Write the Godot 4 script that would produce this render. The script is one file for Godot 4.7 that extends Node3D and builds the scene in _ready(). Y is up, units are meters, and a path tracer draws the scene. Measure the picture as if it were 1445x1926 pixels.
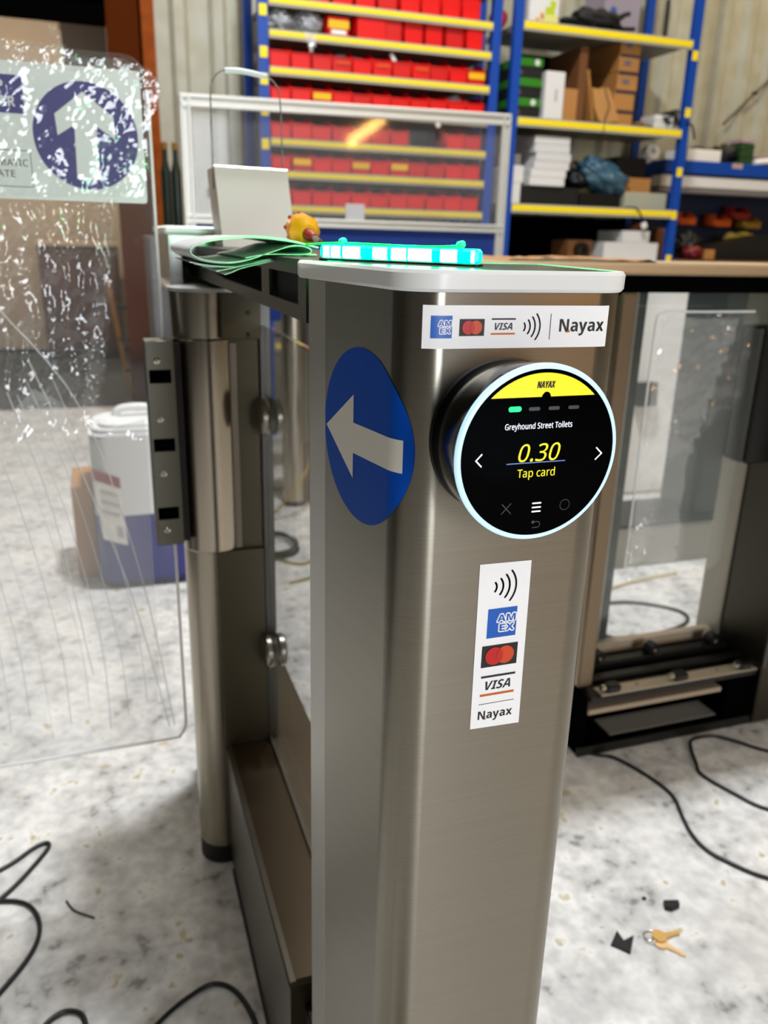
extends Node3D

const FLAT := 4294967295
var mats := {}
var used := {}
var cache := {}
var rng := RandomNumberGenerator.new()

# ------------------------------------------------------------------ naming helpers
func numbered(n: String) -> String:
	if not used.has(n):
		used[n] = 0
		return n
	used[n] += 1
	return "%s_%03d" % [n, used[n]]

func thing(called: String, label: String, category: String, at := Vector3.ZERO, group := "") -> Node3D:
	var o := Node3D.new()
	o.name = numbered(called)
	add_child(o, true)
	o.position = at
	o.set_meta("label", label)
	o.set_meta("category", category)
	if group != "":
		o.set_meta("group", group)
	return o

# a part of a thing (or a piece of the setting), given in world coordinates
func part(parent: Node3D, called: String, mesh: Mesh, m: Material, at := Vector3.ZERO, turn := Vector3.ZERO) -> MeshInstance3D:
	var o := MeshInstance3D.new()
	o.mesh = mesh
	o.material_override = m
	var n := called
	var k := 0
	while parent.has_node(n):
		k += 1
		n = "%s_%03d" % [called, k]
	o.name = n
	parent.add_child(o, true)
	o.transform = parent.global_transform.affine_inverse() * Transform3D(Basis.from_euler(turn), at)
	return o

func struct(called: String, mesh: Mesh, m: Material, at := Vector3.ZERO) -> MeshInstance3D:
	var o := part(self, called, mesh, m, at)
	o.set_meta("kind", "structure")
	return o

func single(called: String, label: String, category: String, mesh: Mesh, m: Material, at := Vector3.ZERO, turn := Vector3.ZERO, group := "") -> MeshInstance3D:
	var o := MeshInstance3D.new()
	o.mesh = mesh
	o.material_override = m
	o.name = numbered(called)
	add_child(o, true)
	o.transform = Transform3D(Basis.from_euler(turn), at)
	o.set_meta("label", label)
	o.set_meta("category", category)
	if group != "":
		o.set_meta("group", group)
	return o

# ------------------------------------------------------------------ materials
func mat(key: String, c: Color, rough := 0.6, metal := 0.0) -> StandardMaterial3D:
	if mats.has(key):
		return mats[key]
	var m := StandardMaterial3D.new()
	m.resource_name = key
	m.albedo_color = c
	m.roughness = rough
	m.metallic = metal
	mats[key] = m
	return m

func glow(key: String, c: Color, e: float) -> StandardMaterial3D:
	var m := mat(key, c, 0.4)
	m.emission_enabled = true
	m.emission = c
	m.emission_energy_multiplier = e
	return m

func clear(key: String, c: Color, alpha: float, rough := 0.03) -> StandardMaterial3D:
	var m := mat(key, Color(c.r, c.g, c.b, alpha), rough)
	m.transparency = BaseMaterial3D.TRANSPARENCY_ALPHA
	return m

func noise_tex(freq: float, seed_n: int, size := 512, lo := Color.BLACK, hi := Color.WHITE, octaves := 4, sx := 1) -> ImageTexture:
	var n := FastNoiseLite.new()
	n.seed = seed_n
	n.frequency = freq
	n.fractal_octaves = octaves
	var im := n.get_seamless_image(size, size / sx)
	im.convert(Image.FORMAT_RGB8)
	var d := im.get_data()
	for i in range(0, d.size(), 3):
		var t := d[i] / 255.0
		var c := lo.lerp(hi, t)
		d[i] = int(clampf(c.r, 0, 1) * 255)
		d[i + 1] = int(clampf(c.g, 0, 1) * 255)
		d[i + 2] = int(clampf(c.b, 0, 1) * 255)
	return ImageTexture.create_from_image(Image.create_from_data(size, size / sx, false, Image.FORMAT_RGB8, d))

# brushed stainless steel: fine horizontal lines (uv in metres, u along the brushing)
func brushed(key: String, c: Color, rough: float, aniso: float) -> StandardMaterial3D:
	var m := mat(key, c, 1.0, 1.0)
	if not cache.has("brush"):
		var im := Image.create(256, 512, false, Image.FORMAT_RGB8)
		var r := RandomNumberGenerator.new()
		r.seed = 5
		for y in 512:
			var v := r.randf_range(0.35, 0.75)
			var x := 0
			while x < 256:
				var w := r.randi_range(30, 180)
				var g := clampf(v + r.randf_range(-0.16, 0.16), 0, 1)
				im.fill_rect(Rect2i(x, y, w, 1), Color(g, g, g))
				x += w
		cache["brush"] = ImageTexture.create_from_image(im)
		var im2: Image = im.duplicate()
		for y in 512:
			for x in 256:
				var g: float = lerpf(0.9, 1.0, im.get_pixel(x, y).r)
				im2.set_pixel(x, y, Color(g, g, g))
		cache["brush_tone"] = ImageTexture.create_from_image(im2)
	m.roughness = rough
	m.albedo_texture = cache["brush_tone"]
	m.heightmap_enabled = true
	m.heightmap_texture = cache["brush"]
	m.heightmap_scale = 0.001
	m.uv1_scale = Vector3(5, 11, 1)
	if aniso > 0:
		m.anisotropy_enabled = true
		m.anisotropy = -aniso
	return m

# ------------------------------------------------------------------ mesh helpers
func begin() -> SurfaceTool:
	var st := SurfaceTool.new()
	st.begin(Mesh.PRIMITIVE_TRIANGLES)
	return st

func tri(st: SurfaceTool, a: Vector3, b: Vector3, c: Vector3, g := FLAT) -> void:  # counter-clockwise seen from outside
	for v in [a, c, b]:
		st.set_smooth_group(g)
		st.add_vertex(v)

func quad(st: SurfaceTool, a: Vector3, b: Vector3, c: Vector3, d: Vector3, g := FLAT) -> void:
	tri(st, a, b, c, g)
	tri(st, a, c, d, g)

func done(st: SurfaceTool) -> ArrayMesh:
	st.generate_normals()
	return st.commit()

func add_box(st: SurfaceTool, c: Vector3, s: Vector3, bev := 0.0) -> void:
	var h := s / 2
	var b := minf(bev, minf(h.x, minf(h.y, h.z)) * 0.6)
	if b <= 0:
		for ax in 3:
			for sg in [-1.0, 1.0]:
				var n := Vector3.ZERO
				n[ax] = sg
				var u := Vector3.ZERO
				u[(ax + 1) % 3] = 1
				var v := Vector3.ZERO
				v[(ax + 2) % 3] = 1
				if sg < 0:
					var t := u
					u = v
					v = t
				var o := c + n * h
				quad(st, o + (-u - v) * h, o + (u - v) * h, o + (u + v) * h, o + (-u + v) * h)
		return
	# chamfered: faces, edges, corners
	for ax in 3:
		var a1 := (ax + 1) % 3
		var a2 := (ax + 2) % 3
		for sg in [-1.0, 1.0]:
			var p := []
			for q in [[-1, -1], [1, -1], [1, 1], [-1, 1]]:
				var v := Vector3.ZERO
				v[ax] = sg * h[ax]
				v[a1] = q[0] * (h[a1] - b)
				v[a2] = q[1] * (h[a2] - b)
				p.append(c + v)
			if sg > 0:
				quad(st, p[0], p[1], p[2], p[3])
			else:
				quad(st, p[3], p[2], p[1], p[0])
		for q in [[-1.0, -1.0], [1.0, -1.0], [1.0, 1.0], [-1.0, 1.0]]:
			var r := []
			for e in [-1.0, 1.0]:
				var v1 := Vector3.ZERO
				v1[ax] = e * (h[ax] - b)
				v1[a1] = q[0] * h[a1]
				v1[a2] = q[1] * (h[a2] - b)
				var v2 := v1
				v2[a1] = q[0] * (h[a1] - b)
				v2[a2] = q[1] * h[a2]
				r.append([c + v1, c + v2])
			if q[0] * q[1] > 0:
				quad(st, r[0][0], r[0][1], r[1][1], r[1][0])
				quad_fix(st)
			else:
				quad(st, r[0][1], r[0][0], r[1][0], r[1][1])
	for sx in [-1.0, 1.0]:
		for sy in [-1.0, 1.0]:
			for sz in [-1.0, 1.0]:
				var pa := c + Vector3(sx * h.x, sy * (h.y - b), sz * (h.z - b))
				var pb := c + Vector3(sx * (h.x - b), sy * h.y, sz * (h.z - b))
				var pc := c + Vector3(sx * (h.x - b), sy * (h.y - b), sz * h.z)
				if sx * sy * sz > 0:
					tri(st, pa, pb, pc)
				else:
					tri(st, pa, pc, pb)

func quad_fix(_st: SurfaceTool) -> void:
	pass

func box(s: Vector3, bev := 0.0015) -> ArrayMesh:
	var key := "box%s%f" % [s, bev]
	if not cache.has(key):
		var st := begin()
		add_box(st, Vector3.ZERO, s, bev)
		cache[key] = done(st)
	return cache[key]

# box between two world corners; give the mesh and its centre through part()
func slab(parent: Node3D, called: String, lo: Vector3, hi: Vector3, m: Material, bev := 0.0015) -> MeshInstance3D:
	return part(parent, called, box((hi - lo).abs(), bev), m, (lo + hi) / 2)

# profile of (radius, height) turned about y; sharp between segments unless smooth
func lathe(profile: Array, seg := 32, smooth := false) -> ArrayMesh:
	var st := begin()
	for i in profile.size() - 1:
		var a: Vector2 = profile[i]
		var b: Vector2 = profile[i + 1]
		var na := Vector2((b - a).y, -(b - a).x).normalized()
		var nb := na
		if smooth:
			if i > 0:
				var pa: Vector2 = profile[i] - profile[i - 1]
				na = (na + Vector2(pa.y, -pa.x).normalized()).normalized()
			if i < profile.size() - 2:
				var pb: Vector2 = profile[i + 2] - profile[i + 1]
				nb = (nb + Vector2(pb.y, -pb.x).normalized()).normalized()
		for k in seg:
			var t0 := TAU * k / seg
			var t1 := TAU * (k + 1) / seg
			var c0 := Vector3(cos(t0), 0, -sin(t0))
			var c1 := Vector3(cos(t1), 0, -sin(t1))
			var pts := [[a, na, c0, t0], [a, na, c1, t1], [b, nb, c1, t1], [b, nb, c0, t0]]
			for q in [0, 2, 1, 0, 3, 2]:
				var w: Array = pts[q]
				var p: Vector2 = w[0]
				var n: Vector2 = w[1]
				var c: Vector3 = w[2]
				st.set_normal(c * n.x + Vector3(0, n.y, 0))
				st.set_uv(Vector2(w[3] * maxf(a.x, b.x), p.y))
				st.add_vertex(c * p.x + Vector3(0, p.y, 0))
	return st.commit()

func cyl(r: float, h: float, seg := 24, bev := 0.0015) -> ArrayMesh:
	var key := "cyl%f_%f_%d_%f" % [r, h, seg, bev]
	if not cache.has(key):
		var b := minf(bev, minf(r, h / 2) * 0.5)
		cache[key] = lathe([Vector2(0, 0), Vector2(r - b, 0), Vector2(r, b), Vector2(r, h - b), Vector2(r - b, h), Vector2(0, h)], seg)
	return cache[key]

func smooth_path(pts: Array, n := 6) -> PackedVector3Array:
	var out := PackedVector3Array()
	for i in pts.size() - 1:
		var p0: Vector3 = pts[maxi(i - 1, 0)]
		var p1: Vector3 = pts[i]
		var p2: Vector3 = pts[i + 1]
		var p3: Vector3 = pts[mini(i + 2, pts.size() - 1)]
		for k in n:
			out.append(p1.cubic_interpolate(p2, p0, p3, k / float(n)))
	out.append(pts[pts.size() - 1])
	return out

func add_tube(st: SurfaceTool, path: PackedVector3Array, r: float, seg := 8) -> void:
	var up := Vector3(0.13, 0.97, 0.2).normalized()
	var rings := []
	for i in path.size():
		var d := (path[mini(i + 1, path.size() - 1)] - path[maxi(i - 1, 0)]).normalized()
		var u := up - d * d.dot(up)
		if u.length() < 0.05:
			u = Vector3.RIGHT - d * d.x
		u = u.normalized()
		up = u
		var v := d.cross(u)
		var ring := []
		for k in seg:
			var t := TAU * k / seg
			ring.append(path[i] + (u * cos(t) + v * sin(t)) * r)
		rings.append(ring)
	for i in rings.size() - 1:
		for k in seg:
			var k2 := (k + 1) % seg
			quad(st, rings[i][k], rings[i][k2], rings[i + 1][k2], rings[i + 1][k], 1)
	for k in range(1, seg - 1):
		tri(st, rings[0][0], rings[0][k + 1], rings[0][k], 2)
		var e: Array = rings[rings.size() - 1]
		tri(st, e[0], e[k], e[k + 1], 3)

func tube(pts: Array, r: float, seg := 8, n := 6) -> ArrayMesh:
	var st := begin()
	add_tube(st, smooth_path(pts, n), r, seg)
	return done(st)

func ccw(p: PackedVector2Array) -> PackedVector2Array:
	var a := 0.0
	for i in p.size():
		a += p[i].cross(p[(i + 1) % p.size()])
	if a < 0:
		p.reverse()
	return p

# polygon in x-y pushed along z from z0 to z1 (z1 > z0)
func add_prism(st: SurfaceTool, poly: PackedVector2Array, z0: float, z1: float, smooth := false) -> void:
	poly = ccw(poly)
	var idx := Geometry2D.triangulate_polygon(poly)
	for i in range(0, idx.size(), 3):
		var a := poly[idx[i]]
		var b := poly[idx[i + 1]]
		var c := poly[idx[i + 2]]
		if (b - a).cross(c - a) < 0:
			var t := b
			b = c
			c = t
		tri(st, Vector3(a.x, a.y, z1), Vector3(b.x, b.y, z1), Vector3(c.x, c.y, z1))
		tri(st, Vector3(a.x, a.y, z0), Vector3(c.x, c.y, z0), Vector3(b.x, b.y, z0))
	for i in poly.size():
		var a := poly[i]
		var b := poly[(i + 1) % poly.size()]
		quad(st, Vector3(a.x, a.y, z0), Vector3(b.x, b.y, z0), Vector3(b.x, b.y, z1), Vector3(a.x, a.y, z1), 1 if smooth else FLAT)

func prism(poly: PackedVector2Array, z0: float, z1: float, smooth := false) -> ArrayMesh:
	var st := begin()
	add_prism(st, poly, z0, z1, smooth)
	return done(st)

func prism_x(poly_zy: PackedVector2Array, x0: float, x1: float) -> ArrayMesh:  # polygon given as (-z, y), pushed along x
	var st := begin()
	add_prism(st, poly_zy, x0, x1)
	var m := done(st)
	var o := begin()
	o.append_from(m, 0, Transform3D(Basis(Vector3(0, 0, -1), Vector3(0, 1, 0), Vector3(1, 0, 0)), Vector3.ZERO))
	return o.commit()

func rounded_rect(x0: float, y0: float, x1: float, y1: float, r: float, n := 5) -> PackedVector2Array:
	var p := PackedVector2Array()
	for q in [[x1 - r, y1 - r, 0.0], [x0 + r, y1 - r, 0.5], [x0 + r, y0 + r, 1.0], [x1 - r, y0 + r, 1.5]]:
		for k in n + 1:
			var t: float = PI * (q[2] + 0.5 * k / n)
			p.append(Vector2(q[0] + cos(t) * r, q[1] + sin(t) * r))
	return p

func circle2(c: Vector2, r: float, n := 48, a0 := 0.0, a1 := TAU) -> PackedVector2Array:
	var p := PackedVector2Array()
	for k in (n if a1 - a0 >= TAU - 0.001 else n + 1):
		var t := a0 + (a1 - a0) * k / n
		p.append(c + Vector2(cos(t), sin(t)) * r)
	return p

# flat print: polygon mapped to a surface through a function (u, v) -> world point
func printed(poly: PackedVector2Array, to: Callable, strip := 0.0) -> ArrayMesh:
	var st := begin()
	add_printed(st, poly, to, strip)
	return done(st)

func add_printed(st: SurfaceTool, poly: PackedVector2Array, to: Callable, strip := 0.0) -> void:
	var pieces := [poly]
	if strip > 0:
		pieces = []
		var lo := poly[0].x
		var hi := poly[0].x
		for p in poly:
			lo = minf(lo, p.x)
			hi = maxf(hi, p.x)
		var n := int(ceil((hi - lo) / strip))
		for i in n:
			var x0 := lo + (hi - lo) * i / n
			var x1 := lo + (hi - lo) * (i + 1) / n
			pieces.append_array(Geometry2D.intersect_polygons(poly, PackedVector2Array([Vector2(x0, -9), Vector2(x1, -9), Vector2(x1, 9), Vector2(x0, 9)])))
	for pc in pieces:
		var p: PackedVector2Array = ccw(pc)
		var idx := Geometry2D.triangulate_polygon(p)
		for i in range(0, idx.size(), 3):
			var a := p[idx[i]]
			var b := p[idx[i + 1]]
			var c := p[idx[i + 2]]
			if (b - a).cross(c - a) < 0:
				var t := b
				b = c
				c = t
			tri(st, to.call(a.x, a.y), to.call(b.x, b.y), to.call(c.x, c.y), 1 if strip > 0 else FLAT)

func font(bold: bool, face := "Droid Sans") -> SystemFont:
	var key := "font%s%s" % [bold, face]
	if not cache.has(key):
		var f := SystemFont.new()
		f.font_names = PackedStringArray([face])
		f.font_weight = 700 if bold else 400
		cache[key] = f
	return cache[key]

# lettering fitted into the rectangle x, y, w, h of the surface; shear slants it
func lettering(s: String, r: Rect2, to: Callable, bold := true, shear := 0.0, fit := true, grow := 0.0) -> ArrayMesh:
	var tm := TextMesh.new()
	tm.font = font(bold)
	tm.text = s
	tm.font_size = 96
	tm.pixel_size = 0.01
	tm.depth = 0.0
	tm.curve_step = 1.0
	var ar := tm.get_mesh_arrays()
	var vs: PackedVector3Array = ar[Mesh.ARRAY_VERTEX]
	var ix = ar[Mesh.ARRAY_INDEX]
	var idx: PackedInt32Array = ix if ix != null else PackedInt32Array(range(vs.size()))
	var lo := Vector2(1e9, 1e9)
	var hi := -lo
	for i in vs.size():
		var v := vs[i]
		vs[i] = Vector3(v.x + shear * v.y, v.y, 0)
		lo = lo.min(Vector2(vs[i].x, vs[i].y))
		hi = hi.max(Vector2(vs[i].x, vs[i].y))
	var k := Vector2(r.size.x / (hi.x - lo.x), r.size.y / (hi.y - lo.y))
	if not fit:
		k.x = k.y
	var st := begin()
	for i in range(0, idx.size(), 3):
		var q := []
		for j in 3:
			var v := vs[idx[i + j]]
			q.append(Vector2(r.position.x + (v.x - lo.x) * k.x, r.position.y + (v.y - lo.y) * k.y))
		var a: Vector2 = q[0]
		var b: Vector2 = q[1]
		var c: Vector2 = q[2]
		if absf((b - a).cross(c - a)) < 1e-14:
			continue
		if (b - a).cross(c - a) < 0:
			var t := b
			b = c
			c = t
		tri(st, to.call(a.x, a.y), to.call(b.x, b.y), to.call(c.x, c.y))
	return done(st)

func line_mesh(pts: PackedVector2Array, w: float, to: Callable) -> ArrayMesh:  # a line of even width
	var st := begin()
	add_line(st, pts, w, to)
	return done(st)

func add_line(st: SurfaceTool, pts: PackedVector2Array, w: float, to: Callable) -> void:
	for i in pts.size() - 1:
		var d := (pts[i + 1] - pts[i]).normalized()
		var n := Vector2(-d.y, d.x) * w / 2
		add_printed(st, PackedVector2Array([pts[i] - n, pts[i + 1] - n, pts[i + 1] + n, pts[i] + n]), to)
	for i in pts.size():
		add_printed(st, circle2(pts[i], w / 2, 10), to)

func arc_pts(c: Vector2, r: float, a0: float, a1: float, n := 12) -> PackedVector2Array:
	return circle2(c, r, n, a0, a1)

func flat_z(z: float) -> Callable:
	return func(u: float, v: float) -> Vector3: return Vector3(u, v, z)

# crumpled clear film over a polygon in x-y near depth z
func film(poly: PackedVector2Array, z: float, cell: float, bump: float, seed_n: int, ridge := 0.0) -> ArrayMesh:
	var lo := poly[0]
	var hi := poly[0]
	for p in poly:
		lo = lo.min(p)
		hi = hi.max(p)
	var r := RandomNumberGenerator.new()
	r.seed = seed_n
	var n := FastNoiseLite.new()
	n.seed = seed_n
	n.frequency = 18.0
	var n2 := FastNoiseLite.new()
	n2.seed = seed_n + 50
	n2.frequency = 120.0
	n2.fractal_octaves = 2
	var nx := int((hi.x - lo.x) / cell) + 1
	var ny := int((hi.y - lo.y) / cell) + 1
	var pts := []
	for j in ny + 1:
		var row := []
		for i in nx + 1:
			var p := lo + Vector2(i, j) * cell + Vector2(r.randf_range(-0.35, 0.35), r.randf_range(-0.35, 0.35)) * cell
			var amp := 0.35 + 1.3 * clampf(n.get_noise_2d(p.x * 0.55 + 3.0, p.y * 0.55) + 0.35, 0.0, 1.0)
			var dz := amp * r.randf_range(-0.5, 0.5) * bump * 0.2 + amp * n2.get_noise_2d(p.x, p.y) * bump * 0.34 + n.get_noise_2d(p.x, p.y) * bump + ridge * sin(p.x * 330.0 + n.get_noise_2d(p.x * 0.4, p.y * 0.3) * 9.0) * (0.6 + n.get_noise_2d(p.y, p.x))
			row.append(Vector3(p.x, p.y, z + dz))
		pts.append(row)
	var st := begin()
	for j in ny:
		for i in nx:
			var c: Vector3 = (pts[j][i] + pts[j + 1][i + 1]) / 2
			if Geometry2D.is_point_in_polygon(Vector2(c.x, c.y), poly):
				quad(st, pts[j][i], pts[j][i + 1], pts[j + 1][i + 1], pts[j + 1][i], 1)
	return done(st)

# ------------------------------------------------------------------ the outline of the turnstile post, by arc length
const XA := 0.18
const FW := 0.096
const FZ := -0.42
const RC := 0.0245
const FLARE := 0.15708

func half(t: float, off: float) -> Array:  # distance t past the end of the front face: offset from its corner (outwards, back) and normal
	var la := RC * (PI / 2 - FLARE)
	if t < la:
		var ph := t / RC
		return [Vector2(sin(ph), 1 - cos(ph)) * RC + Vector2(sin(ph), -cos(ph)) * off, Vector2(sin(ph), -cos(ph))]
	t -= la
	var n := Vector2(cos(FLARE), -sin(FLARE))
	return [Vector2(RC * cos(FLARE), RC - RC * sin(FLARE)) + Vector2(sin(FLARE), cos(FLARE)) * t + n * off, n]

func wrap_at(s: float, off: float) -> Array:  # world x, z and normal
	if s < 0:
		var h := half(-s, off)
		return [Vector2(XA - h[0].x, FZ - h[0].y), Vector2(-h[1].x, -h[1].y)]
	if s > FW:
		var h := half(s - FW, off)
		return [Vector2(XA + FW + h[0].x, FZ - h[0].y), Vector2(h[1].x, -h[1].y)]
	return [Vector2(XA + s, FZ + off), Vector2(0, 1)]

func on_post(off: float) -> Callable:
	return func(s: float, y: float) -> Vector3:
		var w := wrap_at(s, off)
		return Vector3(w[0].x, y, w[0].y)

func outline(off: float, reach := 0.125, n_arc := 16) -> Array:  # [s, x-z, normal] from the left rear round the front to the right rear
	var la := RC * (PI / 2 - FLARE)
	var ss := [-reach, -la - 0.02, -la]
	for k in range(n_arc - 1, 0, -1):
		ss.append(-la * k / n_arc)
	ss.append(0.0)
	for k in range(1, 6):
		ss.append(FW * k / 5.0)
	for k in range(1, n_arc + 1):
		ss.append(FW + la * k / n_arc)
	ss.append(FW + la + 0.02)
	ss.append(FW + reach)
	var out := []
	for s in ss:
		var w := wrap_at(s, off)
		out.append([s, w[0], w[1]])
	return out

func post_shell(off: float, y0: float, y1: float, rear := true, reach := 0.125) -> ArrayMesh:
	var st := begin()
	var o := outline(off, reach)
	for i in o.size() - 1:
		var a: Array = o[i]
		var b: Array = o[i + 1]
		var pts := [[a, y0], [b, y0], [b, y1], [a, y1]]
		for q in [0, 2, 1, 0, 3, 2]:
			var w: Array = pts[q][0]
			var p: Vector2 = w[1]
			var n: Vector2 = w[2]
			st.set_normal(Vector3(n.x, 0, n.y))
			st.set_uv(Vector2(w[0], pts[q][1]))
			st.add_vertex(Vector3(p.x, pts[q][1], p.y))
	if rear:
		var l: Vector2 = o[0][1]
		var r: Vector2 = o[o.size() - 1][1]
		var c := [Vector3(r.x, y0, r.y), Vector3(l.x, y0, l.y), Vector3(l.x, y1, l.y), Vector3(r.x, y1, r.y)]
		for q in [0, 2, 1, 0, 3, 2]:
			st.set_normal(Vector3(0, 0, -1))
			st.set_uv(Vector2(c[q].x, c[q].y))
			st.add_vertex(c[q])
	return st.commit()

func post_plan(off: float, reach: float) -> PackedVector2Array:
	var p := PackedVector2Array()
	for w in outline(off, reach):
		p.append(w[1])
	return p

# a cap whose plan is the post's outline, with eased top and bottom edges; loop of (offset, y)
func post_cap(loop: Array, reach: float) -> ArrayMesh:
	var st := begin()
	for j in loop.size() - 1:
		var a := post_plan(loop[j].x, reach)
		var b := post_plan(loop[j + 1].x, reach)
		var n := a.size()
		for i in n:
			var k := (i + 1) % n
			quad(st, Vector3(a[i].x, loop[j].y, a[i].y), Vector3(a[k].x, loop[j].y, a[k].y), Vector3(b[k].x, loop[j + 1].y, b[k].y), Vector3(b[i].x, loop[j + 1].y, b[i].y), 10 + j)
	return done(st)

func plan_sheet(p: PackedVector2Array, y: float) -> ArrayMesh:
	var st := begin()
	var idx := Geometry2D.triangulate_polygon(p)
	for i in range(0, idx.size(), 3):
		var a := p[idx[i]]
		var b := p[idx[i + 1]]
		var c := p[idx[i + 2]]
		if (b - a).cross(c - a) > 0:
			var t := b
			b = c
			c = t
		tri(st, Vector3(a.x, y, a.y), Vector3(b.x, y, b.y), Vector3(c.x, y, c.y))
	return done(st)

# ------------------------------------------------------------------ the scene
func _ready() -> void:
	rng.seed = 11
	view_and_light()
	room()
	far_room()
	first_turnstile()
	swing_wing()
	reader()
	stickers()
	light_bar()
	second_turnstile()
	far_turnstiles()
	left_rack()
	right_rack()
	desk_screen()
	far_bench()
	things_on_rail()
	floor_things()
	film_wraps()

func view_and_light() -> void:
	var cam := Camera3D.new()
	cam.name = "camera"
	add_child(cam)
	var b := Basis(Vector3.UP, deg_to_rad(-19.317)) * Basis(Vector3.RIGHT, deg_to_rad(-18.525)) * Basis(Vector3(0, 0, 1), deg_to_rad(1.4885))
	cam.transform = Transform3D(b, Vector3(0, 1.03, 0))
	var at := CameraAttributesPhysical.new()
	at.frustum_focal_length = 19.045
	at.frustum_focus_distance = 0.50
	at.frustum_near = 0.05
	at.frustum_far = 60.0
	at.exposure_aperture = 6.0
	cam.attributes = at
	cam.fov = rad_to_deg(2.0 * atan(963.0 / 1528.37))
	cam.near = 0.05
	cam.far = 60.0
	cam.current = true

	var we := WorldEnvironment.new()
	we.name = "surroundings"
	var e := Environment.new()
	e.background_mode = Environment.BG_COLOR
	e.background_color = Color(0.02, 0.02, 0.02)
	e.tonemap_mode = Environment.TONE_MAPPER_LINEAR
	e.tonemap_exposure = 0.88
	e.sdfgi_enabled = true
	e.ssao_enabled = true
	e.ssil_enabled = true
	we.environment = e
	add_child(we)

	# ceiling lamps: position, energy, colour, size, label; one square high bay and rows of battens
	var lamps := [[Vector3(0.82, 4.3, -1.95), 21.0, Color(0.97, 0.98, 1.0), Vector2(0.36, 0.3), "square white high bay lamp hanging above the second turnstile"]]
	var rows := ["above the racking", "above the foreground turnstile", "behind the camera"]
	var cols := ["at the far left", "left of centre", "right of centre", "at the far right"]
	for k in 3:
		for i in 4:
			var en: float = [1.9, 0.8, 0.8][k]
			lamps.append([Vector3(-2.6 + i * 2.5, 4.45, [-3.7, -0.2, 2.9][k]), en * (3.0 if i == 3 and k == 0 else 1.0), Color(1.0, 0.88, 0.64) if i == 3 else Color(1.0, 0.96, 0.9), Vector2(1.46, 0.14), "white ceiling batten lamp %s, %s of its row" % [rows[k], cols[i]]])
	for w in lamps:
		var p: Vector3 = w[0]
		var h: Vector2 = w[3] / 2
		var t := thing("ceiling_lamp", w[4], "lamp", p)
		slab(t, "housing", p + Vector3(-h.x - 0.02, 0.0, -h.y - 0.02), p + Vector3(h.x + 0.02, 0.06, h.y + 0.02), mat("lamp_white", Color(0.85, 0.85, 0.85), 0.5))
		slab(t, "diffuser", p + Vector3(-h.x, -0.02, -h.y), p + Vector3(h.x, 0.0, h.y), glow("lamp_glow", Color(1, 0.98, 0.95), 2.0))
		for s in [-0.8, 0.8]:
			slab(t, "hanger", p + Vector3(s * h.x - 0.004, 0.06, -0.004), p + Vector3(s * h.x + 0.004, 4.99 - p.y, 0.004), mat("lamp_white", Color.WHITE), 0.0)
		area(t, "lamp_light", Vector3(0, -0.025, 0), Vector3(-PI / 2, 0, 0), w[3], w[1], w[2])
	# bright door glazing in the wall behind the camera
	var d := thing("glazed_door", "tall bright glazed door in the wall behind the camera", "door", Vector3(1.15, 0, 4.86))
	slab(d, "glowing_window", Vector3(0.52, 0.6, 4.84), Vector3(1.78, 2.5, 4.87), glow("daylight", Color(0.93, 0.97, 1.0), 3.0))
	for x in [0.46, 1.78]:
		slab(d, "frame", Vector3(x, 0.0, 4.82), Vector3(x + 0.06, 2.6, 4.89), mat("lamp_white", Color.WHITE))
	slab(d, "kick_panel", Vector3(0.52, 0.0, 4.83), Vector3(1.78, 0.6, 4.88), mat("lamp_white", Color.WHITE))
	slab(d, "head", Vector3(0.46, 2.5, 4.82), Vector3(1.84, 2.6, 4.89), mat("lamp_white", Color.WHITE))
	area(d, "door_light", Vector3(0.0, 1.55, -0.03), Vector3.ZERO, Vector2(1.26, 1.9), 17.0, Color(0.95, 0.97, 1.0))
	# warm work lamp high on the same wall
	var lp := Vector3(3.62, 2.42, 4.7)
	var wl := thing("work_lamp", "warm tilted work lamp on the wall behind the camera", "lamp", lp)
	part(wl, "lamp_face", box(Vector3(0.62, 0.13, 0.04), 0.01), glow("lamp_amber", Color(1.0, 0.72, 0.36), 2.5), lp, Vector3(0, 0, 0.6))
	part(wl, "bracket", box(Vector3(0.05, 0.05, 0.16), 0.004), mat("black", Color(0.012, 0.012, 0.012), 0.45), lp + Vector3(0, 0, 0.1))
	for q in [[-3.4, -1.7, 2.3, 4.3], [-1.2, 0.15, 2.0, 4.35], [2.15, 2.75, 2.2, 4.4], [4.4, 6.2, 2.3, 4.35]]:
		carton("tall_cabinet", "tall dark cabinet behind the camera outside the frame, %s from the left" % ["first", "second", "third", "fourth"][[-3.4, -1.2, 2.15, 4.4].find(q[0])], Vector3(q[0], 0, q[3]), Vector3(q[1], q[2], 4.88), mat("cabinet_dark", Color(0.07, 0.07, 0.065), 0.6), "", "cabinet")
	for q in [[-1.6, -0.4], [0.4, 1.5], [2.2, 3.6]]:
		carton("low_cabinet", "low dark cabinet along the left wall, %s from the doorway end" % ["first", "second", "third"][[-1.6, 0.4, 2.2].find(q[0])], Vector3(-3.79, 0, q[0]), Vector3(-3.2, 1.9, q[1]), mat("cabinet_dark", Color.BLACK), "", "cabinet")
	for k in 3:
		carton("tall_cabinet", ["first", "second", "third"][k] + " dark cabinet left of the frame beside the doorway", Vector3(-2.3, 0, -4.0 + k * 1.15), Vector3(-1.15, 1.9, -2.9 + k * 1.15), mat("cabinet_dark", Color.BLACK), "", "cabinet")
	area(wl, "work_light", Vector3(0, 0, -0.03), Vector3(0, 0, 0.6), Vector2(0.6, 0.12), 4.0, Color(1.0, 0.74, 0.4))

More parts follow.
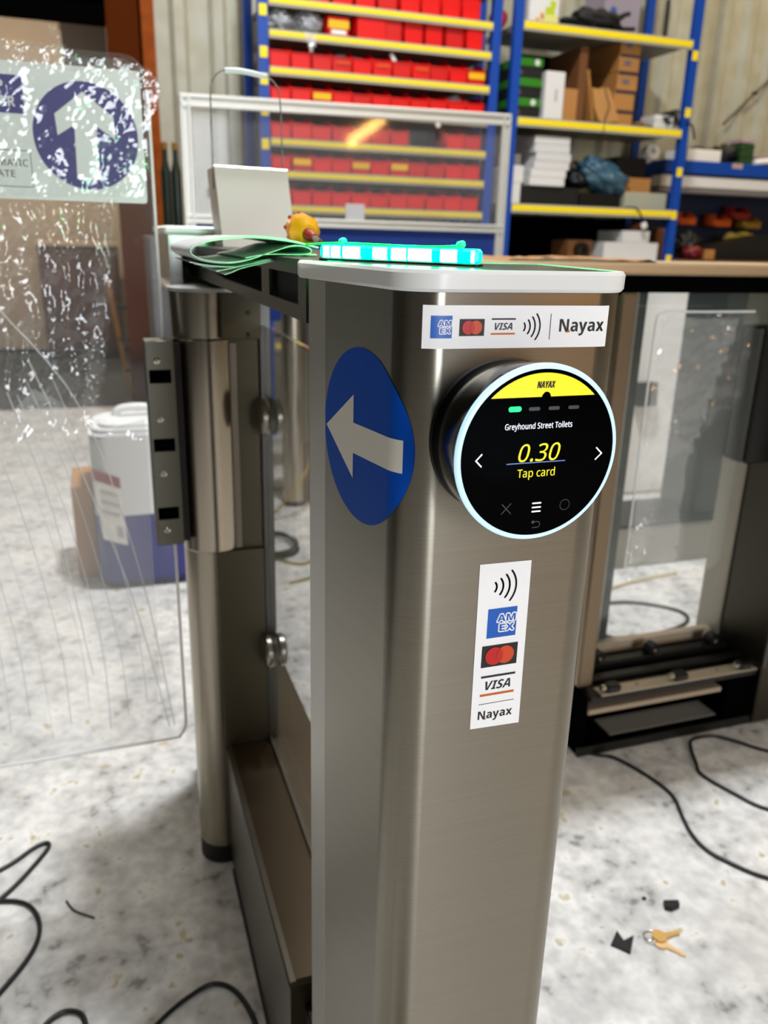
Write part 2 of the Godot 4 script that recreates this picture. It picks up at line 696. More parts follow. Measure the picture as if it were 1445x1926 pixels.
func area(parent: Node3D, called: String, at: Vector3, turn: Vector3, size: Vector2, energy: float, c: Color) -> void:
	var l := AreaLight3D.new()
	l.name = called
	l.area_size = size
	l.light_energy = energy
	l.light_color = c
	l.shadow_enabled = true
	l.area_range = 30.0
	l.area_attenuation = 2.0
	parent.add_child(l, true)
	l.position = at
	l.rotation = turn

func room() -> void:
	# floor: worn white paint over concrete
	var size := 1024
	var na := FastNoiseLite.new()
	na.seed = 3
	na.frequency = 0.006
	na.fractal_octaves = 5
	var nb := FastNoiseLite.new()
	nb.seed = 8
	nb.frequency = 0.022
	nb.fractal_octaves = 4
	var nc := FastNoiseLite.new()
	nc.seed = 21
	nc.frequency = 0.05
	nc.fractal_octaves = 3
	var ia := na.get_seamless_image(size, size).get_data()
	var ib := nb.get_seamless_image(size, size).get_data()
	var ic := nc.get_seamless_image(size, size).get_data()
	var d := PackedByteArray()
	d.resize(size * size * 3)
	for i in size * size:
		var a := ia[i] / 255.0
		var b := ib[i] / 255.0
		var c := ic[i] / 255.0
		var v := 0.805 + (a - 0.5) * 0.20 + (b - 0.5) * 0.20 + (c - 0.5) * 0.15
		var r := v
		var g := v * 0.995
		var bl := v * 0.975
		var chip := clampf((b * 0.75 + c * 0.35 + a * 0.25 - 0.93) * 9.0, 0, 1)   # paint worn to yellowish concrete
		r = lerpf(r, 0.66, chip * 0.8)
		g = lerpf(g, 0.61, chip * 0.8)
		bl = lerpf(bl, 0.47, chip * 0.8)
		var dirt := clampf((0.30 - b * 0.5 - c * 0.5 + (0.5 - a) * 0.4) * 7.0, 0, 1)   # grey scuffs
		r = lerpf(r, 0.42, dirt * 0.6)
		g = lerpf(g, 0.42, dirt * 0.6)
		bl = lerpf(bl, 0.41, dirt * 0.6)
		d[i * 3] = int(clampf(r, 0, 1) * 255)
		d[i * 3 + 1] = int(clampf(g, 0, 1) * 255)
		d[i * 3 + 2] = int(clampf(bl, 0, 1) * 255)
	var im := Image.create_from_data(size, size, false, Image.FORMAT_RGB8, d)
	var r2 := RandomNumberGenerator.new()
	r2.seed = 77
	for k in 150:   # specks and chips with a shape of their own
		var c := Vector2i(r2.randi_range(0, size - 1), r2.randi_range(0, size - 1))
		var rad := r2.randi_range(1, 2)
		var col := Color(0.3, 0.3, 0.29)
		if r2.randf() < 0.3:
			rad = r2.randi_range(3, 9)
			col = Color(0.68, 0.6, 0.42)
		var ang := r2.randf() * TAU
		for y in range(-rad, rad + 1):
			for x in range(-rad, rad + 1):
				var q := Vector2(x, y).rotated(ang)
				var ra := Vector2(q.x, q.y * 1.7).length() / rad + (ic[posmod(c.y * 7 + y * 3, size) * size + posmod(c.x * 5 + x * 3, size)] / 255.0 - 0.5) * 1.6 + r2.randf_range(-0.12, 0.12)
				if ra < 1.0:
					var px := posmod(c.x + x, size)
					var py := posmod(c.y + y, size)
					im.set_pixel(px, py, im.get_pixel(px, py).lerp(col, 0.6 if ra < 0.7 else 0.28))
	var fm := mat("painted_concrete", Color.WHITE, 0.5)
	fm.albedo_texture = ImageTexture.create_from_image(im)
	fm.uv1_triplanar = true
	fm.uv1_world_triplanar = true
	fm.uv1_scale = Vector3.ONE * 0.62
	fm.roughness_texture = noise_tex(0.02, 14, 256, Color(0.75, 0.75, 0.75), Color.WHITE)
	fm.heightmap_enabled = true
	fm.heightmap_texture = noise_tex(0.03, 31, 512)
	fm.heightmap_scale = 0.08
	var f := struct("floor", box(Vector3(12, 0.2, 11), 0), fm, Vector3(2, -0.1, -0.4))
	f.set_meta("label", "worn white painted concrete floor with yellowish chips")

	# ribbed metal cladding
	var clad := mat("cladding", Color(0.73, 0.725, 0.66), 0.45)
	clad.albedo_texture = noise_tex(0.012, 40, 512, Color(0.9, 0.88, 0.82), Color.WHITE)
	clad.uv1_triplanar = true
	clad.uv1_world_triplanar = true
	clad.uv1_scale = Vector3.ONE * 0.8
	var st := begin()
	var y0 := 0.0
	var y1 := 5.0
	var x := 0.375
	while x < 7.9:
		var prof := [[0.0, 0.0], [0.09, 0.0], [0.115, 0.03], [0.165, 0.03], [0.19, 0.0], [0.20, 0.0]]
		for i in prof.size() - 1:
			var a := Vector3(x + prof[i][0], 0, -4.88 + prof[i][1])
			var b := Vector3(x + prof[i + 1][0], 0, -4.88 + prof[i + 1][1])
			quad(st, a + Vector3(0, y0, 0), b + Vector3(0, y0, 0), b + Vector3(0, y1, 0), a + Vector3(0, y1, 0))
		x += 0.2
	add_box(st, Vector3(4.2, 2.5, -4.95), Vector3(7.65, 5.0, 0.12))
	struct("wall_back", done(st), clad)
	var st2 := begin()
	add_box(st2, Vector3(-2.6, 2.5, -4.95), Vector3(2.8, 5.0, 0.2))
	add_box(st2, Vector3(-0.42, 3.6, -4.95), Vector3(1.6, 2.8, 0.2))
	struct("wall_rear", done(st2), clad)
	struct("wall_right", box(Vector3(0.2, 5, 10), 0), mat("tan_wall", Color(0.62, 0.55, 0.42), 0.7), Vector3(7.9, 2.5, -0.0))
	struct("wall_left", box(Vector3(0.2, 5, 10), 0), mat("olive_wall", Color(0.33, 0.33, 0.28), 0.7), Vector3(-3.9, 2.5, 0.0))
	struct("wall_front", box(Vector3(12, 5, 0.2), 0), mat("front_wall", Color(0.42, 0.35, 0.26), 0.7), Vector3(2, 2.5, 5.0))
	struct("ceiling", box(Vector3(12, 0.2, 10.4), 0), mat("roof_sheet", Color(0.26, 0.26, 0.25), 0.7), Vector3(2, 5.1, 0.0))

	# painted steel column and the shutter box over the opening
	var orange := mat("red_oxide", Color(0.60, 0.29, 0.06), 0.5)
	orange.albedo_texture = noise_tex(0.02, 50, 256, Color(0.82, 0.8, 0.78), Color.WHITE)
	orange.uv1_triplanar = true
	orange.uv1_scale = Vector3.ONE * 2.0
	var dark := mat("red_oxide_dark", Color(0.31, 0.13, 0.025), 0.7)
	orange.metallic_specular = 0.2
	dark.metallic_specular = 0.1
	var c := thing("steel_column", "tall orange-brown steel column beside the doorway, left of the ribbed wall", "column", Vector3(0.27, 0, -4.7))
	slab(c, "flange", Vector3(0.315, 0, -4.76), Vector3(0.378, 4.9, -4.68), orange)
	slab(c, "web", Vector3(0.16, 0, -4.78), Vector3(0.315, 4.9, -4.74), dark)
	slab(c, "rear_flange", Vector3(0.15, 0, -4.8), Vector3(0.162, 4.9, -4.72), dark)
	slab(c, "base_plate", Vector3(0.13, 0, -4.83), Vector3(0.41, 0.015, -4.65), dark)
	var s := thing("shutter_box", "dark roller shutter housing across the top of the doorway", "shutter", Vector3(-0.5, 2.0, -4.75))
	slab(s, "fascia", Vector3(-1.25, 2.09, -4.83), Vector3(0.149, 2.75, -4.6), mat("shutter_grey", Color(0.12, 0.135, 0.125), 0.5))
	slab(s, "slot", Vector3(-1.25, 1.995, -4.8), Vector3(0.149, 2.09, -4.64), deep_black())

func deep_black() -> StandardMaterial3D:
	var m := mat("deep_black", Color(0.008, 0.008, 0.008), 0.95)
	m.metallic_specular = 0.1
	return m

func far_room() -> void:
	var beige := mat("beige_wall", Color(0.77, 0.71, 0.63), 0.8)
	var st := begin()
	add_box(st, Vector3(-0.6, 1.4, -8.3), Vector3(4.0, 2.8, 0.2))
	add_box(st, Vector3(-2.5, 1.4, -6.6), Vector3(0.2, 2.8, 3.3))
	add_box(st, Vector3(1.3, 1.4, -6.7), Vector3(0.2, 2.8, 3.2))
	struct("wall_beyond", done(st), beige)
	struct("ceiling_beyond", box(Vector3(4, 0.1, 3.3), 0), mat("ceiling_tile", Color(0.75, 0.68, 0.62), 0.8), Vector3(-0.6, 2.75, -6.65))
	struct("floor_beyond", box(Vector3(4, 0.2, 2.6), 0), mat("grey_carpet", Color(0.2, 0.2, 0.2), 0.9), Vector3(-0.6, -0.095, -6.6))
	var l := OmniLight3D.new()
	var p := Vector3(-0.5, 2.45, -6.6)
	var t := thing("ceiling_lamp", "round ceiling lamp in the beige room beyond the doorway", "lamp", p)
	part(t, "shade", cyl(0.14, 0.06, 24), glow("lamp_warm", Color(1, 0.9, 0.78), 2.0), p)
	part(t, "stem", cyl(0.01, 0.2, 8), mat("lamp_white", Color.WHITE), p + Vector3(0, 0.06, 0))
	l.name = "room_light"
	l.light_energy = 2.0
	l.light_color = Color(1, 0.95, 0.88)
	l.light_size = 0.14
	l.shadow_enabled = true
	l.omni_range = 20
	l.omni_attenuation = 2.0
	t.add_child(l)
	l.position = Vector3(0, -0.06, 0)
	var w := mat("pale_wood", Color(0.78, 0.7, 0.58), 0.6)
	var br := mat("brown_wood", Color(0.33, 0.19, 0.1), 0.5)
	var c := thing("wall_cupboard", "dark wall cupboard with a pale top rail seen through the doorway", "cupboard", Vector3(0.15, 2.0, -8.0))
	slab(c, "body", Vector3(-0.1, 2.2, -8.19), Vector3(0.45, 2.62, -7.9), mat("dark_brown", Color(0.16, 0.11, 0.07), 0.6))
	slab(c, "top_rail", Vector3(-0.12, 2.62, -8.19), Vector3(0.45, 2.72, -7.88), w)
	var d := thing("wooden_cabinet", "low brown wooden cabinet in the room beyond the doorway, behind the hanging film", "cabinet", Vector3(-0.1, 0.01, -7.6))
	slab(d, "body", Vector3(-0.42, 0.06, -7.9), Vector3(0.2, 0.92, -7.4), br)
	slab(d, "top", Vector3(-0.44, 0.92, -7.92), Vector3(0.22, 0.95, -7.38), w)
	for k in 2:
		slab(d, "door", Vector3(-0.4 + k * 0.3, 0.1, -7.4), Vector3(-0.12 + k * 0.3, 0.88, -7.38), br)
	slab(d, "plinth", Vector3(-0.4, 0.006, -7.88), Vector3(0.18, 0.06, -7.42), br)
	var e := thing("yellow_step", "yellow folding step leaning by the brown column", "step", Vector3(0.17, 0.01, -5.6))
	for k in 2:
		part(e, "rail", box(Vector3(0.03, 0.75, 0.03)), mat("yellow_paint", Color(0.72, 0.5, 0.06), 0.5), Vector3(0.12 + k * 0.14, 0.38, -5.6), Vector3(0.1, 0, 0.12))
	for k in 3:
		part(e, "tread", box(Vector3(0.15, 0.02, 0.06)), mat("black", Color.BLACK), Vector3(0.21 - k * 0.02, 0.18 + k * 0.2, -5.6))

func steel() -> StandardMaterial3D:
	return brushed("stainless_brushed", Color(0.575, 0.55, 0.50), 0.29, 0.76)

func satin() -> StandardMaterial3D:
	return mat("stainless_satin", Color(0.62, 0.6, 0.56), 0.34, 1.0)

func first_turnstile() -> void:
	var t := thing("turnstile", "brushed stainless steel turnstile in the foreground with white cap and glass panel", "turnstile", Vector3(0.228, 0, -0.6))
	var black := mat("black", Color.BLACK)
	var white := mat("white_acrylic", Color(0.93, 0.93, 0.92), 0.28)
	var ss := satin()
	part(t, "post", post_shell(0, 0.004, 1.0036), steel())
	var strip := mat("stainless_strip", Color(0.66, 0.65, 0.62), 0.42, 1.0)
	for sd in [-1.0, 1.0]:
		var xs: float = 0.228 + sd * 0.0863
		slab(t, "edge_strip", Vector3(minf(xs, xs - sd * 0.012), 0.004, -0.577), Vector3(maxf(xs, xs - sd * 0.012), 1.0036, -0.5302), strip, 0.0008)
	slab(t, "rubber_seal", Vector3(0.152, 0.25, -0.59), Vector3(0.304, 1.01, -0.577), black)
	var cap := part(t, "cap", post_cap([Vector2(-0.006, 1.0036), Vector2(0.0012, 1.0038), Vector2(0.0028, 1.0056), Vector2(0.003, 1.0135), Vector2(0.0015, 1.0155), Vector2(-0.0035, 1.0155), Vector2(-0.0035, 1.0148)], 0.166), white)
	part(cap, "cap_inset", plan_sheet(post_plan(-0.0033, 0.165), 1.0151), mat("inset_black", Color(0.01, 0.012, 0.012), 0.3))
	# top rail: a channel open on the left with a cut-out
	var rail := mat("rail_steel", Color(0.33, 0.33, 0.31), 0.4, 1.0)
	var st := begin()
	add_prism(st, PackedVector2Array([Vector2(0.59, 1.004), Vector2(1.42, 1.004), Vector2(1.42, 1.015), Vector2(0.59, 1.015)]), 0.143, 0.146)
	add_prism(st, PackedVector2Array([Vector2(0.59, 0.971), Vector2(1.36, 0.971), Vector2(1.4, 0.979), Vector2(1.42, 0.992), Vector2(1.42, 0.9999), Vector2(1.0, 0.982), Vector2(0.59, 0.982)]), 0.143, 0.146)
	add_prism(st, PackedVector2Array([Vector2(0.59, 0.982), Vector2(0.615, 0.982), Vector2(0.615, 1.004), Vector2(0.59, 1.004)]), 0.143, 0.146)
	add_prism(st, PackedVector2Array([Vector2(0.725, 0.982), Vector2(0.76, 0.982), Vector2(0.76, 1.004), Vector2(0.725, 1.004)]), 0.143, 0.146)
	add_prism(st, PackedVector2Array([Vector2(0.59, 1.0125), Vector2(1.42, 1.0125), Vector2(1.42, 1.015), Vector2(0.59, 1.015)]), 0.146, 0.29)
	add_prism(st, PackedVector2Array([Vector2(0.59, 0.971), Vector2(1.36, 0.971), Vector2(1.36, 1.0125), Vector2(0.59, 1.0125)]), 0.288, 0.291)
	var m := done(st)
	var o := begin()
	o.append_from(m, 0, Transform3D(Basis(Vector3(0, 0, -1), Vector3(0, 1, 0), Vector3(1, 0, 0)), Vector3.ZERO))
	part(t, "top_rail", o.commit(), rail)
	slab(t, "control_box", Vector3(0.15, 0.975, -0.745), Vector3(0.27, 1.01, -0.605), mat("box_dark", Color(0.07, 0.07, 0.068), 0.85))
	slab(t, "rail_liner", Vector3(0.152, 0.974, -1.35), Vector3(0.28, 1.011, -0.765), deep_black())
	# base channel
	var base := mat("base_steel", Color(0.47, 0.42, 0.35), 0.34, 1.0)
	var bs := part(t, "base_channel", prism_x(PackedVector2Array([Vector2(0.685, 0.002), Vector2(0.685, 0.231), Vector2(0.690, 0.2364), Vector2(1.46, 0.2364), Vector2(1.46, 0.002)]), 0.1462, 0.288), base)
	slab(bs, "side_plate", Vector3(0.143, 0.012, -1.46), Vector3(0.1465, 0.2295, -0.685), mat("base_side", Color(0.42, 0.4, 0.37), 0.38, 1.0), 0.0006)
	slab(bs, "lip", Vector3(0.1435, 0.2365, -1.16), Vector3(0.1505, 0.238, -0.686), ss, 0.0004)
	slab(bs, "skirting_seal", Vector3(0.1405, 0.001, -1.13), Vector3(0.1435, 0.012, -0.66), black, 0.0)
	slab(t, "cable_tray", Vector3(0.16, 0.01, -0.684), Vector3(0.27, 0.2, -0.592), black)
	# glass and its clamps
	slab(t, "glass_pane", Vector3(0.217, 0.2366, -1.163), Vector3(0.227, 0.912, -0.6), clear("toughened_glass", Color(0.86, 0.97, 0.92), 0.025), 0.001)
	slab(t, "glass_edge_channel", Vector3(0.2135, 0.237, -1.172), Vector3(0.2305, 0.95, -1.163), mat("grey_alu", Color(0.4, 0.4, 0.39), 0.4, 1.0))
	slab(t, "glass_seat", Vector3(0.214, 0.2365, -1.16), Vector3(0.2165, 0.243, -0.69), ss, 0.0005)
	for y in [0.784, 0.408]:
		for sx in [0.2055, 0.2275]:
			part(t, "clamp_disc", lathe([Vector2(0, 0), Vector2(0.024, 0), Vector2(0.0265, 0.002), Vector2(0.0265, 0.008), Vector2(0.023, 0.011), Vector2(0, 0.0115)], 32), ss, Vector3(sx if sx > 0.21 else sx + 0.0115, y, -1.142), Vector3(0, 0, PI / 2 if sx < 0.21 else -PI / 2))
	slab(t, "side_rail", Vector3(0.2885, 0.0, -1.46), Vector3(0.2915, 0.2364, -0.6), base, 0.0005)
	# rear housing
	var panel := mat("housing_steel", Color(0.37, 0.355, 0.30), 0.5, 1.0)
	slab(t, "rear_housing", Vector3(0.15, 0.2366, -1.44), Vector3(0.2128, 0.957, -1.163), panel, 0.002)
	slab(t, "head_panel", Vector3(0.158, 0.8945, -1.1635), Vector3(0.2128, 0.9568, -1.1455), panel, 0.001)
	slab(t, "lower_panel", Vector3(0.141, 0.2366, -1.3), Vector3(0.2126, 0.578, -1.1565), panel, 0.001)
	slab(t, "housing_cover_strip", Vector3(0.170, 0.58, -1.163), Vector3(0.1805, 0.888, -1.1605), mat("strip_steel", Color(0.55, 0.52, 0.47), 0.4, 1.0), 0.0008)
	for y in [0.93, 0.9]:
		part(t, "housing_screw", cyl(0.0028, 0.002, 10, 0.0005), black, Vector3(0.195, y, -1.1455), Vector3(PI / 2, 0, 0))
	var tubem := mat("tube_steel", Color(0.66, 0.63, 0.57), 0.26, 1.0)
	part(t, "hinge_tube", lathe([Vector2(0.0405, 0.035), Vector2(0.0405, 0.578)], 48), tubem, Vector3(0.1375, 0, -1.2))
	part(t, "tube_foot", lathe([Vector2(0, 0.0), Vector2(0.038, 0.0), Vector2(0.0405, 0.003), Vector2(0.0405, 0.037), Vector2(0, 0.037)], 48), black, Vector3(0.1375, 0, -1.2))
	part(t, "hinge_sleeve", lathe([Vector2(0.030, 0.579), Vector2(0.0435, 0.579), Vector2(0.0443, 0.5805), Vector2(0.0443, 0.8915), Vector2(0.0435, 0.893), Vector2(0.030, 0.893)], 48), mat("sleeve_steel", Color(0.7, 0.66, 0.6), 0.2, 1.0), Vector3(0.1405, 0, -1.195))
	part(t, "hinge_head", lathe([Vector2(0.030, 0.8945), Vector2(0.0443, 0.8945), Vector2(0.0465, 0.957), Vector2(0.03, 0.957)], 48), tubem, Vector3(0.1405, 0, -1.195))
	var rim := rounded_rect(0.092, 1.145, 0.234, 1.46, 0.045, 8)
	var stt := begin()
	add_prism(stt, rim, 0.957, 0.9615, true)
	var rm := done(stt)
	var ro := begin()
	ro.append_from(rm, 0, Transform3D(Basis(Vector3(1, 0, 0), Vector3(0, 0, -1), Vector3(0, 1, 0)), Vector3.ZERO))
	part(t, "rim_plate", ro.commit(), mat("rim_metal", Color(0.85, 0.85, 0.83), 0.3, 0.6))
	# white topped shell at the rear end
	var shell := mat("shell_metal", Color(0.72, 0.73, 0.71), 0.3, 0.55)
	var rc := slab(t, "rear_cap", Vector3(0.0975, 1.03, -1.47), Vector3(0.3, 1.0415, -1.245), white, 0.003)
	slab(rc, "cap_front", Vector3(0.105, 1.0, -1.27), Vector3(0.3, 1.03, -1.2645), shell, 0.001)
	slab(rc, "cap_side", Vector3(0.1025, 0.9615, -1.45), Vector3(0.106, 1.03, -1.25), shell, 0.001)
	slab(rc, "cap_stay", Vector3(0.106, 0.9615, -1.268), Vector3(0.122, 1.03, -1.264), shell, 0.0008)
	slab(rc, "cap_back", Vector3(0.106, 0.9615, -1.45), Vector3(0.3, 1.03, -1.446), black, 0.0008)

func swing_wing() -> void:
	var w := thing("gate_wing", "clear acrylic swing wing clamped to the hinge tube, white sign at its top", "gate wing", Vector3(-0.1, 0.26, -1.17))
	var acr := clear("acrylic", Color(0.95, 0.98, 0.97), 0.03, 0.04)
	acr.metallic_specular = 0.3
	part(w, "panel", prism(rounded_rect(-0.62, 0.26, 0.081, 1.238, 0.028, 8), -1.175, -1.1655, true), acr)
	# polished edge that catches the light
	var edge := clear("acrylic_edge", Color(0.98, 0.98, 0.98), 0.9, 0.3)
	var path := [Vector3(0.0815, 1.2, -1.17), Vector3(0.0815, 0.8, -1.17), Vector3(0.0815, 0.4, -1.17), Vector3(0.0815, 0.295, -1.17), Vector3(0.079, 0.275, -1.17), Vector3(0.071, 0.263, -1.17), Vector3(0.055, 0.2595, -1.17), Vector3(-0.1, 0.2595, -1.17), Vector3(-0.6, 0.2595, -1.17)]
	part(w, "polished_edge", tube(path, 0.0022, 6, 4), edge)
	var plate := mat("bracket_steel", Color(0.42, 0.41, 0.37), 0.42, 1.0)
	var bk := slab(w, "bracket", Vector3(0.0555, 0.597, -1.1655), Vector3(0.0945, 0.893, -1.154), plate, 0.0012)
	slab(w, "bracket_back", Vector3(0.0555, 0.597, -1.19), Vector3(0.097, 0.893, -1.1755), plate, 0.0012)
	slab(w, "gasket", Vector3(0.0946, 0.6, -1.18), Vector3(0.1035, 0.888, -1.158), mat("black", Color.BLACK), 0.001)
	for y in [0.845, 0.7485, 0.647]:
		slab(bk, "slot_cover", Vector3(0.0595, y - 0.010, -1.1545), Vector3(0.0888, y + 0.0085, -1.1532), deep_black(), 0.0005)
	for y in [0.866, 0.785, 0.706, 0.621]:
		part(bk, "screw", lathe([Vector2(0, 0.0025), Vector2(0.0018, 0.0008), Vector2(0.0026, 0.0022), Vector2(0.0045, 0.001), Vector2(0.0048, 0)].map(func(v): return v) , 14), mat("chrome", Color(0.85, 0.84, 0.8), 0.15, 1.0), Vector3(0.0705, y, -1.154), Vector3(PI / 2, 0, 0))
	# the sign
	var sw := mat("sign_white", Color(0.86, 0.87, 0.86), 0.35)
	var pur := mat("sign_purple", Color(0.17, 0.10, 0.46), 0.5)
	var sg := part(w, "sign", prism(rounded_rect(-0.40, 1.0665, 0.0725, 1.2195, 0.004, 4), -1.1652, -1.1637), sw)
	var f1 := flat_z(-1.1634)
	var f2 := flat_z(-1.1631)
	part(sg, "purple_disc", printed(circle2(Vector2(0.0045, 1.142), 0.0615, 64), f1), pur)
	part(sg, "white_arrow", printed(PackedVector2Array([Vector2(0.0035, 1.192), Vector2(0.038, 1.1655), Vector2(0.038, 1.1405), Vector2(0.0165, 1.1545), Vector2(0.0165, 1.0925), Vector2(-0.0105, 1.0925), Vector2(-0.0085, 1.1545), Vector2(-0.029, 1.1415), Vector2(-0.0305, 1.1655)]), f2), sw)
	part(sg, "purple_box", printed(PackedVector2Array([Vector2(-0.33, 1.1628), Vector2(-0.0635, 1.1628), Vector2(-0.0635, 1.2045), Vector2(-0.33, 1.2045)]), f1), pur)
	part(sg, "lettering", lettering("KEEP", Rect2(-0.121, 1.187, 0.036, 0.0115), f2, true), sw)
	part(sg, "lettering", lettering("CLEAR", Rect2(-0.116, 1.170, 0.0425, 0.0115), f2, true), sw)
	var ink := mat("ink_grey", Color(0.16, 0.16, 0.17), 0.5)
	part(sg, "lettering", lettering("AUTOMATIC", Rect2(-0.1305, 1.104, 0.0645, 0.0078), f2, false), ink)
	part(sg, "lettering", lettering("GATE", Rect2(-0.1105, 1.0915, 0.029, 0.0078), f2, false), ink)
	var fr := begin()
	for s in [[-0.3, 1.1215, -0.062, 1.1222], [-0.3, 1.0805, -0.062, 1.0812], [-0.0627, 1.0805, -0.062, 1.1222]]:
		add_printed(fr, PackedVector2Array([Vector2(s[0], s[1]), Vector2(s[2], s[1]), Vector2(s[2], s[3]), Vector2(s[0], s[3])]), f2)
	part(sg, "frame_line", done(fr), ink)

func dark_glass() -> StandardMaterial3D:
	var m := mat("screen_black", Color(0.003, 0.003, 0.004), 0.2)
	m.metallic_specular = 0.12   # coated cover glass
	return m

func reader() -> void:
	var c := Vector3(0.2192, 0.9222, FZ)
	var t := thing("card_reader", "round black card reader with glowing ring and screen showing 0.30, on the post", "card reader", c)
	var up := Vector3(PI / 2, 0, 0)
	part(t, "body", lathe([Vector2(0.0437, 0), Vector2(0.0447, 0.001), Vector2(0.0462, 0.02), Vector2(0.0482, 0.036), Vector2(0.0484, 0.040), Vector2(0.0484, 0.0415)], 96, true), mat("reader_black", Color(0.004, 0.004, 0.005), 0.14), c, up)
	part(t, "base_ring", lathe([Vector2(0.0457, 0.0), Vector2(0.0459, 0.0012), Vector2(0.0440, 0.0016)], 64), mat("black", Color.BLACK), c, up)
	part(t, "glow_ring", lathe([Vector2(0.0484, 0.0415), Vector2(0.0489, 0.0425), Vector2(0.0489, 0.0438), Vector2(0.0480, 0.0449), Vector2(0.0462, 0.0452), Vector2(0.0461, 0.0448)], 96), glow("reader_ring_led", Color(0.74, 0.9, 1.0), 0.75), c, up)
	part(t, "screen_glass", lathe([Vector2(0.0463, 0.044), Vector2(0.0462, 0.0449), Vector2(0.0, 0.0449)], 96), dark_glass(), c, up)
	var f1 := flat_z(FZ + 0.0451)
	var f2 := flat_z(FZ + 0.0453)
	var yel := glow("screen_yellow", Color(0.93, 0.86, 0.05), 0.62)
	# yellow segment with a small notch
	var cc := Vector2(c.x, c.y)
	var r := 0.0440
	var yb := 0.9536
	var hx := sqrt(r * r - (yb - cc.y) * (yb - cc.y))
	var seg := PackedVector2Array()
	var a0 := atan2(yb - cc.y, hx)
	for k in 33:
		var a := a0 + (PI - 2 * a0) * k / 32.0
		seg.append(cc + Vector2(cos(a), sin(a)) * r)
	for k in 9:
		var a := PI - PI * k / 8.0
		seg.append(Vector2(0.2206, yb) + Vector2(cos(a), sin(a)) * 0.0027)
	part(t, "yellow_banner", printed(seg, f1), yel)
	part(t, "banner_lettering", lettering("NAYAX", Rect2(0.2144, 0.9582, 0.0108, 0.0037), f2, true, 0.25), mat("print_black", Color(0.01, 0.01, 0.01), 0.5))
	part(t, "banner_lettering", lettering("NAYAX", Rect2(0.21465, 0.9582, 0.0108, 0.0037), flat_z(FZ + 0.0454), true, 0.25), mat("print_black", Color.BLACK))
	part(t, "status_light", printed(rounded_rect(0.1989, 0.9461, 0.2064, 0.9489, 0.0013), f1), glow("screen_green", Color(0.0, 0.95, 0.5), 1.0))
	for x in [0.2108, 0.2226, 0.2345]:
		part(t, "status_light", printed(rounded_rect(x, 0.9463, x + 0.0067, 0.9482, 0.0009), f1), mat("screen_grey", Color(0.22, 0.22, 0.22), 0.4))
	var wt := glow("screen_white", Color(0.95, 0.96, 1.0), 0.8)
	part(t, "place_lettering", lettering("Greyhound Street Toilets", Rect2(0.1976, 0.9355, 0.0404, 0.0044), f1, false), wt)
	part(t, "price_lettering", lettering("0.30", Rect2(0.2068, 0.9184, 0.0252, 0.0099), f1, false, 0.2), yel)
	part(t, "price_line", printed(PackedVector2Array([Vector2(0.2, 0.9176), Vector2(0.2357, 0.9176), Vector2(0.2357, 0.9181), Vector2(0.2, 0.9181)]), f1), glow("screen_blue_line", Color(0.4, 0.5, 0.75), 0.5))
	part(t, "prompt_lettering", lettering("Tap card", Rect2(0.2070, 0.9083, 0.0229, 0.0064), f1, false), yel)
	part(t, "chevron", line_mesh(PackedVector2Array([Vector2(0.1851, 0.9241), Vector2(0.1819, 0.9208), Vector2(0.1851, 0.9175)]), 0.0007, f1), wt)
	part(t, "chevron", line_mesh(PackedVector2Array([Vector2(0.2549, 0.9239), Vector2(0.2585, 0.9206), Vector2(0.2549, 0.9173)]), 0.0007, f1), wt)
	var dim := mat("screen_dim", Color(0.3, 0.3, 0.3), 0.4)
	var st := begin()
	add_line(st, PackedVector2Array([Vector2(0.199, 0.8897), Vector2(0.2046, 0.8955)]), 0.0004, f1)
	add_line(st, PackedVector2Array([Vector2(0.199, 0.8955), Vector2(0.2046, 0.8897)]), 0.0004, f2)
	part(t, "cancel_icon", done(st), dim)
	for y in [0.8945, 0.8921, 0.8897]:
		part(t, "menu_bar", printed(rounded_rect(0.2176, y - 0.0004, 0.2233, y + 0.0004, 0.0004), f1), wt)
	var ring := arc_pts(Vector2(0.2382, 0.8922), 0.003, 0, TAU * 0.995, 24)
	part(t, "confirm_icon", line_mesh(ring, 0.0004, f1), dim)
	var bs := begin()
	add_line(bs, PackedVector2Array([Vector2(0.2184, 0.8836), Vector2(0.2225, 0.8836), Vector2(0.2234, 0.8826), Vector2(0.2234, 0.8812), Vector2(0.2225, 0.8803), Vector2(0.2188, 0.8803)]), 0.0004, f1)
	add_printed(bs, PackedVector2Array([Vector2(0.2178, 0.8836), Vector2(0.2194, 0.8848), Vector2(0.2194, 0.8824)]), f2)
	part(t, "back_icon", done(bs), dim)
	var l := OmniLight3D.new()
	l.name = "ring_light"
	l.light_energy = 0.0006
	l.light_color = Color(0.62, 0.86, 1.0)
	l.light_size = 0.03
	l.shadow_enabled = true
	l.omni_range = 4
	l.omni_attenuation = 2
	t.add_child(l)
	l.position = Vector3(0, 0, 0.085)

